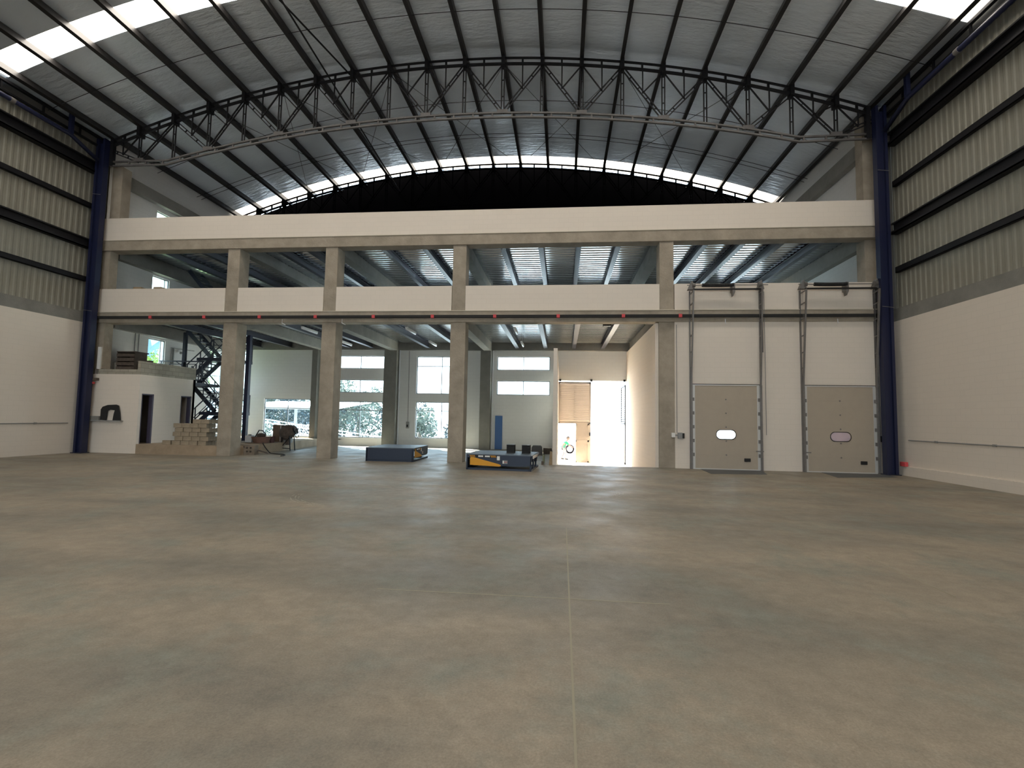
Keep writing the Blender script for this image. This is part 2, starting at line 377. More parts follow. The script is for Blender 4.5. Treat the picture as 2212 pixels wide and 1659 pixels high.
# trusses
def truss(Y, mat, label, name='arched_truss', bmat=None):
    R1, R2 = 46.64, 46.38
    root = empty(name, label, 'roof truss', (CX, Y, 13.1), group='arched roof trusses')
    off = Vector((-CX, -Y, -13.1))
    def P(x, z, y=0): return Vector((x, Y+y, z)) + off
    def b(z_or_none=None): pass
    m = MB(); n = 44; xa, xb = CX-16.4, CX+16.24
    for R, w in ((R1, .08), (R2, .13)):
        for i in range(n):
            x0 = xa+(xb-xa)*i/n; x1 = xa+(xb-xa)*(i+1)/n
            m.bar(P(x0, arcz(x0, R)), P(x1, arcz(x1, R)), .08, w*.75)
    for i in range(41):
        x = CX-16.6+i*.83
        if xa < x < xb: m.bar(P(x, arcz(x, R2)), P(x, arcz(x, R1)), .08, .06)
    m.build('top_chord', mat, root)
    def bz(x):
        a = abs(x-CX)
        if a <= 13.6: return 14.78 + (math.sqrt(59.7**2-a*a)-59.7)
        zk = 14.78 + (math.sqrt(59.7**2-13.6**2)-59.7)
        return zk + (a-13.6)/3*.02
    m = MB()
    xs = [CX-16.4, CX-13.6]+[CX-13.6+27.2*i/32 for i in range(1, 33)]+[CX+16.24]
    for dz in (0, -.19):
        for i in range(len(xs)-1):
            m.bar(P(xs[i], bz(xs[i])+dz), P(xs[i+1], bz(xs[i+1])+dz), .09, .065)
    for i in range(40):
        x = CX-16.3+i*.835; m.bar(P(x, bz(x)-.19), P(x, bz(x)), .07, .05)
    m.build('bottom_chord', bmat or mat, root)
    def dbl(a, c, gap=.05, w=.035):
        mm = MB(); d = (c-a).normalized(); s = Vector((d.z, 0, -d.x))*gap
        mm.bar(a+s, c+s, .05, w); mm.bar(a-s, c-s, .05, w)
        L = (c-a).length; k = max(1, int(L/.55))
        for i in range(1, k): q = a+(c-a)*(i/k); mm.bar(q-s, q+s, .05, .03)
        return mm
    for k in range(-9, 10):
        x = NODES[k+10]
        dbl(P(x, bz(x)), P(x, arcz(x, R2)), .055).build('vertical_web', mat, root)
    for k in range(-9, 10, 2):
        x = NODES[k+10]
        for s in (-1, 1):
            xa2 = NODES[k+10+s]
            a = P(x, bz(x)); c = P(xa2, arcz(xa2, R2))
            dbl(a, c, .06, .04).build('diagonal_web', mat, root)
            mid = (a+c)/2; xm = mid.x+CX
            mm = MB(); mm.bar(mid, P((x+xa2)/2, arcz((x+xa2)/2, R2)), .05, .035)
            mm.bar(mid, P(x, arcz(x, R2)), .05, .045)
            mm.build('secondary_web', mat, root)
    for k in range(-9, 10):
        x = NODES[k+10]; MB().bar(P(x, arcz(x, R2)-.13), P(x, arcz(x, R1)+.1), .14, .34).build('top_gusset', mat, root)
    for k in range(-9, 10, 2):
        x = NODES[k+10]; MB().box(P(x, 0).x-.22, P(x, 0).x+.22, -.05, .05, bz(x)-13.1-.02, bz(x)-13.1+.14).build('bottom_gusset', bmat or mat, root)
    for sx in (-1, 1):
        x = CX-16.32 if sx < 0 else CX+16.15
        MB().bar(P(x, bz(x)-.2), P(x, arcz(x, R1)), .16, .16).build('end_post', mat, root)
    return root
truss(-.18, DARK, 'arched steel truss with paired diagonals spanning between the two blue columns', bmat=LIGHTSTEEL)
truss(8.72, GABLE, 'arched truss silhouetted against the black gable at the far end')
# gable
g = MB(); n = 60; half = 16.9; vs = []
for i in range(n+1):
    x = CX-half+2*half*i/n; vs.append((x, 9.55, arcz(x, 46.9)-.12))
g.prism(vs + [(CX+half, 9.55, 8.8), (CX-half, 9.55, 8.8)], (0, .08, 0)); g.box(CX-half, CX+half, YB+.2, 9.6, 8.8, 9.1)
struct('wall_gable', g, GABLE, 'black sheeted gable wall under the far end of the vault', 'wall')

# sag rods and bracing
def arcrod(Y, R=46.66, r=.012):
    return MB().tube([(CX-16.8+33.6*i/50, Y, arcz(CX-16.8+33.6*i/50, R)) for i in range(51)], r, 6)
for Y, w in ((-2.7, 'just in front of the near truss'), (2.7, 'first behind the near truss'), (5.5, 'second behind the near truss'), (5.85, 'third behind the near truss, close to the gable')):
    tag(arcrod(Y).build('sag_rod', DARK), f'thin curved tie rod across the purlins, {w}', 'tie rod', 'curved tie rods under the roof')
for (k0, k1, w) in ((-7, -5, 'left haunch'), (-5, -2, 'left of the crown'), (-2, 1, 'at the crown'), (1, 4, 'right of the crown'), (4, 7, 'right haunch')):
    for s in (0, 1):
        a, c = (k0, k1) if s == 0 else (k1, k0)
        xa, xb = NODES[a+10], NODES[c+10]
        m = MB().tube([(xa, 0, arcz(xa, 46.5)), (xb, 8.7, arcz(xb, 46.5))], .011, 6)
        tag(m.build('bracing_rod', DARK), f'thin diagonal bracing rod under the roof {w}, leaning {"right" if s==0 else "left"} with distance', 'bracing rod', 'diagonal bracing rods behind the truss')
tag(MB().tube([(-10.08, -4.9, 16.55), (-10.14, 9.0, 15.73)], .035, 8).build('bracing_rod', DARK), 'long slack steel cable hanging through the near truss towards the gable', 'cable')
tag(MB().tube([(-10.4, -5.4, 16.6), (-9.45, -.2, 16.82)], .035, 8).build('bracing_rod', DARK), 'dark diagonal rod ending on the near truss left of the crown', 'bracing rod')

# ------------------------------------------------------------------ hall side walls
for side, X, sg in (('left', XL, -1), ('right', XR, 1)):
    x0, x1 = (X-.25, X) if sg < 0 else (X, X+.25)
    m = MB().box(x0, x1, YR, 0.0, 0, 5.8)
    struct(f'wall_{side}', m, WHITE, f'white painted block lower wall along the {side} side of the hall', 'wall')
    m = MB().box(min(x0, x0), x1, YR, 0.0, 5.8, 6.28)
    tag(m.build('concrete_beam', CONC2), f'long bare concrete beam on top of the {side} block wall', 'beam', 'concrete beams')
    # ribbed cladding
    p = []; y = YR
    while y < -.02:
        p += [(y, 0), (y+.10, 0), (y+.14, .022), (y+.21, .022)]; y += .25
    p.append((0, 0))
    m = MB(); k0 = 0
    for (yy, d) in p:
        xx = X + sg*.12 - sg*d
        m.v += [(xx, yy, 6.28), (xx, yy, 14.5)]
    for i in range(len(p)-1): m.f.append((2*i, 2*i+1, 2*i+3, 2*i+2))
    struct(f'wall_{side}_upper', m, CLAD, f'vertically ribbed grey sheet cladding high on the {side} side', 'cladding')
    ww = {0: 'lowest', 1: 'second lowest, a deep one', 2: 'third up', 3: 'topmost, a deep one'}
    for i, (za, zb, dp) in enumerate(((7.63, 7.85, .16), (9.12, 9.55, .26), (11.0, 11.22, .16), (12.62, 13.12, .32))):
        m = MB(); xa = X+sg*.08; xb = X-sg*dp+sg*.1
        l, r = min(xa, xb), max(xa, xb)
        if zb-za > .3:
            m.box(l, r, YR, -.3, zb-.05, zb); m.box(l, r, YR, -.3, za, za+.05); xm = (l+r)/2; m.box(xm-.02, xm+.02, YR, -.3, za, zb)
            m.box(l, l+.02, YR, -.3, za-.0, za+.12); m.box(r-.02, r, YR, -.3, za, za+.12)
        else:
            m.box(l, r, YR, -.3, zb-.02, zb); m.box(l, r, YR, -.3, za, za+.02); q = xb if sg > 0 else xb-.02; m.box(q, q+.02, YR, -.3, za, zb)
        tag(m.build('wall_girt', DARK), f'dark horizontal steel girt on the {side} wall, {ww[i]}', 'girt', f'girts on the {side} cladding')
    # eave lattice
    ez = 14.05; xe = X-sg*.22
    root = empty('eave_lattice_girder', f'dark lattice girder under the {side} eave', 'girder', (xe, 0, 13.9), group='eave lattice girders')
    MB().box(-.06, .06, YR, -.2, .33, .43).build('top_rail', DARK, root)
    MB().box(-.04, .04, YR, -.2, -.05, .02).build('bottom_rail', DARK, root)
    y = -1.3
    while y > -22:
        MB().box(-.03, .03, y-.03, y+.03, -.05, .4).build('lattice_post', DARK, root); y -= 1.55
    # brace pipe
    xp = X-sg*.45
    root = empty('brace_pipe', f'dark blue steel tube running along the top of the {side} wall', 'brace pipe', (xp, 0, 13.55), group='blue brace pipes')
    MB().tube([(0, -.62, -.45), (0, -1.9, .0), (0, -20, .1)], .085, 14).build('pipe', NAVY, root, smooth=True)
    MB().tube([(0, -4.1, .006), (0, -4.25, .008)], .11, 14).build('collar', GALV, root)
    MB().bar((0, -1.9, 0), (0, -1.9, .95), .14, .14).build('strut', NAVY, root)
    # column
    xc0, xc1 = (-21.16, -20.74) if sg < 0 else (11.96, 12.36)
    root = empty('blue_column', f'tall dark blue steel column at the {side} end of the white wall', 'column', ((xc0+xc1)/2, -.36, 0), group='blue steel columns')
    h = (xc1-xc0)/2
    m = MB()
    m.box(-h, -h+.1, -.13, .13, 0, 14.2); m.box(h-.1, h, -.13, .13, 0, 14.2); m.box(-h+.1, h-.1, -.04, .04, 0, 14.0)
    m.build('shaft', NAVY, root)
    MB().box(-h-.05, h+.05, -.2, .2, 0, .03).build('base_plate', NAVYD, root)
    for zz in (6.3, 11.6): MB().tube([(-h-.01, -.17, zz), (h+.01, -.17, zz-.05)], .012, 6).build('wire_tie', GALV, root)
    # eave board and corner fillers
    l, r_ = sorted((X-sg*.12, X+sg*.3))
    struct(f'trim_{side}', MB().box(l, r_, YR, 9.6, 13.98, 14.62), pm('eave_board', (.09, .088, .08), .8), f'dull grey eave board where the vault meets the {side} wall', 'eave')
    l, r_ = sorted((X+sg*.35, (ML if sg < 0 else MR)))
    struct(f'trim_{side}_corner', MB().box(l, r_, .001, .07, -.9, 14.3), pm('dim_strip', (.12, .115, .10), .8), f'narrow grey strip closing the corner behind the {side} blue column', 'wall strip')
    # conduit
    root = empty('wall_conduit', f'thin grey conduit running level along the {side} block wall', 'conduit', (X-sg*.03, 0, 1.3))
    MB().tube([(0, -.65, 0), (0, -30, 0)], .018, 8).build('pipe', GREYP, root)
    yy = -2.0
    while yy > -20: MB().box(-.035, .035, yy-.04, yy+.04, -.035, .035).build('junction', GREYP, root); yy -= 2.3
m = MB().box(XR-.1, XR, YR, -.02, 0, .34)
struct('baseboard_right', m, WHITE, 'low white kerb along the foot of the right wall', 'kerb')
struct('wall_rear', wallholes(MB(), 'x', XL, XR, YR-.25, YR, 0, 9, [(-14, 5, 0, 6)]).box(XL, XR, YR-.2, YR, 9, 17.6), WHITE, 'white rear wall of the hall behind the photographer', 'wall')
portal('portal_rear', (-4.5, YR-.1, 3), (PI/2, 0, 0), 19, 6)

# ------------------------------------------------------------------ mezzanine shell
# left side wall with stair windows
lw = [(2.85, 3.95, 4.0, 5.6), (2.85, 3.95, 7.2, 8.85), (2.85, 3.95, 10.9, 12.25), (7.3, 8.45, .7, 2.6), (7.3, 8.45, 3.1, 5.6)]
m = wallholes(MB(), 'y', 0.02, YB+.6, ML-.3, ML, 0, 14.45, lw)
struct('wall_mezzanine_left', m, WHITE2, 'pale painted block wall closing the left end of the mezzanine', 'wall')
m = MB().box(MR, MR+.3, 0.02, YB+.6, -.9, 14.45)
struct('wall_mezzanine_right', m, WHITE2, 'pale painted block wall closing the right end of the mezzanine', 'wall')
# back wall
BW = {'W1': (-18.5, -15.4, .48, 2.82), 'W2t': (-14.0, -10.8, 4.72, 5.53), 'W2m': (-14.0, -10.8, 3.24, 4.05), 'W2b': (-14.0, -10.75, .5, 2.72),
      'W3t': (-8.8, -5.7, 3.22, 5.5), 'W3b': (-8.8, -5.7, .55, 2.74), 'W4t': (-3.88, -.72, 4.7, 5.52), 'W4m': (-3.88, -.72, 3.22, 4.07),
      'Wst': (-20.75, -19.75, 3.3, 5.8), 'Wsb': (-20.75, -19.75, .6, 2.65)}
GATE = (-.2, 3.72, -1, 4.12)
UPW = [(-14.0, -10.8, 7.0, 8.95), (-8.8, -5.7, 7.0, 8.95), (-3.6, -.9, 7.0, 8.95), (.9, 3.3, 7.0, 8.95)]
m = wallholes(MB(), 'x', ML, 4.05, YB, YB+.2, -.9, 9.6, list(BW.values()) + UPW + [GATE])
wallholes(m, 'x', 4.05, MR, YB, YB+.2, 5.9, 9.6, [(6.2, 8.2, 7.0, 8.95), (8.9, 11.4, 7.0, 8.95)])
struct('wall_back', m, WHITE2, 'white painted block wall at the back of the ground floor bays', 'wall')
def window(i, x0, x1, z0, z1, mull=(), trans=(), y=YB, label='', axis='x', fw=.05):
    root = empty(f'window_{i}', label, 'window', kind='structure')
    m = MB(); ya, yb = y+.06, y+.11
    def bx(a0, a1, b0, b1):
        if axis == 'x': m.box(a0, a1, ya, yb, b0, b1)
        else: m.box(y-.11, y-.06, a0, a1, b0, b1)
    bx(x0, x0+fw, z0, z1); bx(x1-fw, x1, z0, z1); bx(x0, x1, z0, z0+fw); bx(x0, x1, z1-fw, z1)
    for q in mull: bx(q-fw*.4, q+fw*.4, z0, z1)
    for q in trans: bx(x0, x1, q-fw*.4, q+fw*.4)
    m.build('window_frame', FRAME, root)
    m = MB()
    if axis == 'x': m.box(x0, x1, y+.082, y+.088, z0, z1)
    else: m.box(y-.088, y-.082, x0, x1, z0, z1)
    m.build('glass_pane', GLASS, root)
    s = MB()
    if axis == 'x': s.box(x0-.04, x1+.04, y-.03, y+.06, z0-.05, z0)
    else: s.box(y-.06, y+.03, x0-.04, x1+.04, z0-.05, z0)
    s.build('window_sill', WHITE2, root)
    if axis == 'x': portal('portal', ((x0+x1)/2, y+.21, (z0+z1)/2), BACKR, x1-x0, z1-z0)
    else: portal('portal', (y-.31, (x0+x1)/2, (z0+z1)/2), (0, -PI/2, 0), z1-z0, x1-x0)
window(1, *BW['W1'], mull=(-16.95,), trans=(2.22,), label='wide low window behind the cement mixer')
window(2, *BW['W2t'], mull=(-12.35,), label='topmost narrow window of the stack of three, right of the second pillar')
window(3, *BW['W2m'], mull=(-12.35,), label='middle narrow window of the stack of three, right of the second pillar')
window(4, *BW['W2b'], mull=(-12.3,), trans=(2.18,), label='tall lowest window of the stack of three, trees behind it')
window(5, *BW['W3t'], mull=(-7.25,), trans=(4.9,), label='tall upper window left of the third front pillar')
window(6, *BW['W3b'], mull=(-7.2,), trans=(2.2,), label='tall lower window left of the third front pillar')
window(7, *BW['W4t'], mull=(-2.3,), label='upper narrow window left of the bright gateway')
window(8, *BW['W4m'], mull=(-2.3,), label='lower narrow window left of the bright gateway')
for i_, (a, b, w) in enumerate(((-14.0, -10.8, 'behind the second pillar'), (-8.8, -5.7, 'left of the third pillar'), (-3.6, -.9, 'right of the third pillar'), (.9, 3.3, 'left of the fourth pillar'), (6.2, 8.2, 'above the first dock door'), (8.9, 11.4, 'above the second dock door'))):
    window(16+i_, a, b, 7.0, 8.95, mull=((a+b)/2,), label='middle floor back window hidden behind the parapet, '+w)
window(9, *BW['Wst'], trans=(5.0,), label='slim upper stairwell window in the back wall')
window(10, *BW['Wsb'], trans=(1.25, 1.9), label='slim lower stairwell window in the back wall')
for i, (a, b, c, d) in enumerate(lw):
    window(11+i, a, b, c, d, y=ML, axis='y', mull=((a+b)/2+.3,) if i < 3 else (), trans=() if i < 3 else (c+1.0,),
           label=['side window above the small block room, green trees outside', 'side window on the middle floor at the left end', 'side window on the top floor at the left end', 'lower side window behind the steel staircase', 'upper side window behind the steel staircase'][i])
portal('portal_gate', (1.75, YB+.22, 1.6), BACKR, 3.9, 5.0)

# slabs
m = MB().box(ML, MR, .5, YB, 6.42, 6.6)
struct('floor_mezzanine_lower', m, CONC2, 'concrete slab of the first upper floor', 'floor slab')
m = MB().box(ML, MR, .5, YB+.4, 9.72, 9.9)
struct('floor_mezzanine_upper', m, pm('bounce_slab', (.55, .56, .57), .8), 'unseen concrete top floor slab behind the high parapet, paled to bounce light', 'floor slab')  # out of view, made paler to bounce light up onto the foil
def deck(z, x0, x1):
    p = []; y = .48
    while y < YB-.05:
        p += [(y, z), (y+.13, z), (y+.165, z+.07), (y+.295, z+.07)]; y += .33
    p.append((YB-.02, z)); m = MB()
    for (yy, zz) in p: m.v += [(x0, yy, zz), (x1, yy, zz)]
    for i in range(len(p)-1): m.f.append((2*i, 2*i+2, 2*i+3, 2*i+1))
    return m
struct('ceiling_deck_lower', deck(6.3, ML, 3.8), DECKM, 'shiny ribbed steel deck over the ground floor', 'steel deck')
struct('ceiling_deck_upper', deck(9.6, ML, MR), DECKM, 'shiny ribbed steel deck over the middle floor', 'steel deck')

# front frame
m = MB().box(ML, MR, -.02, .55, 9.14, 9.6)
tag(m.build('concrete_beam', CONC, bevel=.01), 'long concrete beam under the high white parapet', 'beam', 'concrete beams')
m = MB().box(ML, MR, -.04, .5, 5.82, 6.28)
tag(m.build('concrete_beam', CONC, bevel=.01), 'long concrete beam over the ground floor, with the black rail on its face', 'beam', 'concrete beams')
m = MB().box(ML, MR, -.06, .02, 6.28, 6.31)
tag(m.build('ledge', pm('cream_mortar', (0.55, 0.50, 0.40), .9)), 'thin pale mortar ledge on top of the lower concrete beam', 'ledge', kind='structure')
m = MB().box(ML, MR, -.045, .02, 9.59, 9.615)
tag(m.build('ledge', MATS['cream_mortar']), 'thin pale mortar ledge on top of the upper concrete beam', 'ledge', kind='structure')
m = MB().box(ML, MR, 0, .2, 9.6, 10.65)
struct('wall_parapet_upper', m, WHITE, 'long white block parapet high under the vault', 'parapet wall')
cols = [(-14.88, -14.24, 'between the block room and the cement mixer'), (-10.34, -9.71, 'right of the cement mixer'), (-4.69, -4.05, 'between the two blue dock levellers'), (3.85, 4.48, 'left of the first dock door')]
for a, b, w in cols:
    m = MB().box(a, b, .03, .72, 0, 5.82); m.box(a+.03, b-.04, .03, .72, 6.28, 9.14)
    tag(m.build('concrete_pillar', CONC, bevel=.012), f'bare concrete pillar {w}', 'pillar', 'front concrete pillars')
m = MB().box(ML, -20.6, .04, .46, 3.75, 9.14); m.box(ML, -20.45, .22, .7, 9.9, 13.2)
tag(m.build('concrete_pillar', CONC), 'concrete corner pillar beside the left blue column', 'pillar', 'front concrete pillars')
m = MB().box(11.84, MR, .26, .8, 0, 9.14); m.box(11.84, MR, .22, .7, 9.9, 14.2)
tag(m.build('concrete_pillar', CONC), 'concrete corner pillar beside the right blue column', 'pillar', 'front concrete pillars')
gaps = [(ML, -14.86, 'leftmost low parapet, above the block room'), (-14.26, -10.32, 'low parapet between the first and second pillars'), (-9.74, -4.67, 'low parapet between the second and third pillars'), (-4.08, 3.87, 'long low parapet between the third and fourth pillars')]
for a, b, w in gaps:
    struct('wall_parapet_lower', MB().box(a, b, 0, .2, 6.3, 7.37), WHITE, 'white block ' + w, 'parapet wall')
DO = [(5.10, 7.66), (9.29, 11.89)]
m = wallholes(MB(), 'x', 4.46, MR, 0.0, .2, 0, 7.37, [(a+.05, b-.05, 0, 3.2) for a, b in DO])
struct('wall_dock', m, WHITE, 'white block wall around the two dock doors', 'wall')

# back frame
m = MB().box(ML, MR, YB-.22, YB+.0, 5.86, 6.32)
tag(m.build('concrete_beam', CONC2), 'concrete beam along the top of the ground floor back wall', 'beam', 'concrete beams')
m = MB().box(ML, MR, YB-.3, YB+.4, 9.14, 9.7)
tag(m.build('concrete_beam', CONC2), 'concrete beam at the back of the middle floor', 'beam', 'concrete beams')
for a, b, w in ((-10.7, -9.92, 'behind the left dock leveller'), (-4.82, -4.2, 'beside the blue board'), (3.80, 4.2, 'right of the bright gateway'), (-15.25, -14.9, 'glimpsed left of the second front pillar')):
    m = MB().box(a, b, YB-.45 if b < 3 else YB-.35, YB, -.0 if b < 3 else -.7, 5.9)
    tag(m.build('concrete_pillar', CONC2 if b < 3 else CONC), f'back concrete pillar {w}', 'pillar', 'back concrete pillars')
for a, b, w in ((-14.75, -14.35, 'at the first pillar'), (-10.35, -9.9, 'at the second pillar'), (-4.62, -4.2, 'at the third pillar'), (3.85, 4.3, 'at the fourth pillar')):
    for z0, z1, lv in ((5.8, 6.32, 'ground'), (9.1, 9.62, 'middle')):
        m = MB().box(a, b, .5, YB-.2, z0, z1)
        if lv == 'ground':   # corbel deepening towards the front
            m.prism([(a, .5, z0), (a, .5, z0-.0), (a, 1.5, z0), (a, .5, z0-.25)], (b-a, 0, 0))
        tag(m.build('cross_beam', CONC2), f'concrete cross beam over the {lv} floor {w}', 'beam', 'concrete cross beams')
for X, sg, zs, w in ((ML, 1, (12.5, 13.05), 'left'), (MR, -1, (12.73, 13.35), 'right')):
    for za, zb, lv in ((zs[0], zs[1], 'top'), (8.95, 9.62, 'middle'), (5.7, 6.3, 'ground')):
        if w == 'right' and lv == 'ground': continue
        l, r = sorted((X-.02, X+sg*.3))
        tag(MB().box(l, r, .6, YB, za, zb).build('side_beam', CONC2), f'concrete side beam on the {w} mezzanine wall over the {lv} floor', 'beam', 'concrete side beams')
def joist(x, z, mat=JOIST):
    m = MB(); m.box(x-.11, x+.11, .5, YB-.18, z, z+.02); m.box(x-.11, x+.11, .5, YB-.18, z+.29, z+.305); m.box(x-.012, x+.012, .5, YB-.18, z+.02, z+.3)
    return m
JX = [(-18.75, 'nearest the left wall'), (-16.75, 'above the block room stairs'), (-13.0, 'left of pair right of the first pillar'), (-11.55, 'right of pair right of the first pillar'), (-8.05, 'left of pair between second and third pillars'),
      (-6.15, 'right of pair between second and third pillars'), (-2.66, 'first right of the third pillar'), (-.99, 'second right of the third pillar'), (.65, 'third right of the third pillar'), (2.33, 'fourth right of the third pillar'),
      (5.95, 'above the first dock door, left one'), (7.45, 'above the first dock door, right one'), (9.0, 'above the second dock door, left one'), (10.6, 'above the second dock door, right one')]
for x, w in JX:
    if x < 4: tag(joist(x, 5.98).build('steel_joist', JOIST), f'navy steel joist under the lower deck, {w}', 'joist', 'steel joists under the lower deck')
    tag(joist(x, 9.27).build('steel_joist', JOIST), f'navy steel joist under the upper deck, {w}', 'joist', 'steel joists under the upper deck')

# black rail with red markers
root = empty('black_rail', 'long black steel rail with small red markers fixed along the concrete beam', 'rail', (-4.3, -.12, 6.04))
MB().box(-16.8, 16.5, -.05, .05, -.055, .055).build('bar', BLACK, root)
for x in (-18.22, -15.66, -13.09, -10.55, -7.98, -5.43, -2.8, -.19, 2.42, 4.65):
    MB().box(x+4.3-.065, x+4.3+.065, -.075, .06, -.065, .065).build('red_marker', RED, root)

# partition walls of the bright bay
m = MB().box(-.36, -.2, 0.0, YB, 0, 4.74)
struct('wall_bay_left', m, WHITE, 'white partition wall seen end on, left of the bright gateway', 'wall')
m = MB().box(3.72, 3.88, .13, YB, -.9, 5.8); m.box(4.28, 4.42, .2, YB, -.9, 5.8)
struct('wall_bay_right', m, WHITE, 'white partition wall lit bright by the open gateway', 'wall')
m = MB().box(ML-.5, MR+.5, .1, YB+.3, -1.1, -.75)
struct('floor_dock_bay', m, BOUNCE, 'sunken floor of the loading bay, paled to bounce light', 'floor')
struct('ground_yard', MB().box(-1.5, 9, YB+.3, 24, -1.1, -.745), BOUNCE, 'tan yard patch coloured to bounce warm light into the gateway', 'ground')  # separate patch added as a warm reflector for the bay

# ------------------------------------------------------------------ gateway
def gate():
    root = empty('gate', 'tall beige louvred metal gate, left leaf closed in the bright doorway', 'gate', (0, YB, -.7))
    y0, y1 = .02, .07
    o = lambda z: z+.7
    m = MB()
    for a, b, c, d in ((-.2, -.12, 1.6, 4.05), (1.58, 1.68, -.68, 4.05), (-.2, 1.68, 3.93, 4.05), (-.2, 1.68, 1.6, 1.68)):
        m.box(a, b, y0, y1, o(c), o(d))
    m.build('gate_frame', GATEM, root)
    m = MB(); z = 1.70
    while z < 3.92:
        m.prism([(-.12, y0-.03, o(z)+.104), (-.12, y0+.02, o(z)+.03), (-.12, y0+.01, o(z)+.025), (-.12, y0-.04, o(z)+.1)], (1.7, 0, 0)); m.box(-.12, 1.58, y0+.045, y0+.05, o(z)-.02, o(z)+.05); z += .106
    m.build('louvre_panel', GATEM, root)
    MB().box(.69, .72, y0-.01, y1, o(1.68), o(3.93)).build('louvre_stile', GATEM, root)
    m = MB()
    for a, b, c, d in ((.82, .88, -.66, 1.6), (1.5, 1.58, -.66, 1.6), (.82, 1.58, -.66, -.56), (.82, 1.58, .55, .65), (.82, 1.58, 1.52, 1.6)):
        m.box(a, b, y0, y1, o(c), o(d))
    dr = m.build('wicket_door', GATEM, root)
    for c, d in ((-.56, .55), (.65, 1.52)):
        q = MB(); x = .88
        while x < 1.5:
            q.box(x, x+.065, y0+.015, y0+.03, o(c), o(d)); q.box(x+.065, x+.078, y0+.025, y0+.035, o(c), o(d)); x += .078
        q.build('ribbed_panel', GATEM, dr)
    MB().box(1.6, 1.66, y0-.04, y0, o(.9), o(1.1)).build('handle', DARK, root)
    return root
gate()
root = empty('open_gate_leaf', 'louvred gate leaf swung open, seen edge on at the right of the doorway', 'gate', (3.66, YB+.05, -.7))
m = MB()
for a, b, c, d in ((0, .06, 0, 4.6), (1.9, 1.96, 0, 4.6), (0, 1.96, 4.5, 4.6), (0, 1.96, 2.3, 2.4), (0, 1.96, 0, .1)): m.box(-.03, .03, a, b, c, d)
m.build('leaf_frame', DARK, root)
m = MB(); z = 2.42
while z < 4.5: m.prism([(-.05, .05, z), (.03, .05, z+.07), (.035, .05, z+.06), (-.045, .05, z-.01)], (0, 1.86, 0)); z += .11
m.build('louvre_panel', DARK, root)
MB().box(-.01, .01, .06, 1.9, .1, 2.3).build('lower_panel', GATEM, root)
for x, w in ((-.12, 'left'), (1.7, 'middle'), (3.6, 'right')):
    tag(MB().box(x-.06, x+.06, YB-.1, YB+.02, 4.07, 4.2).build('gate_bracket', BLACK, bevel=.01), f'small black bracket over the gateway, {w} one', 'bracket', 'black brackets over the gateway')

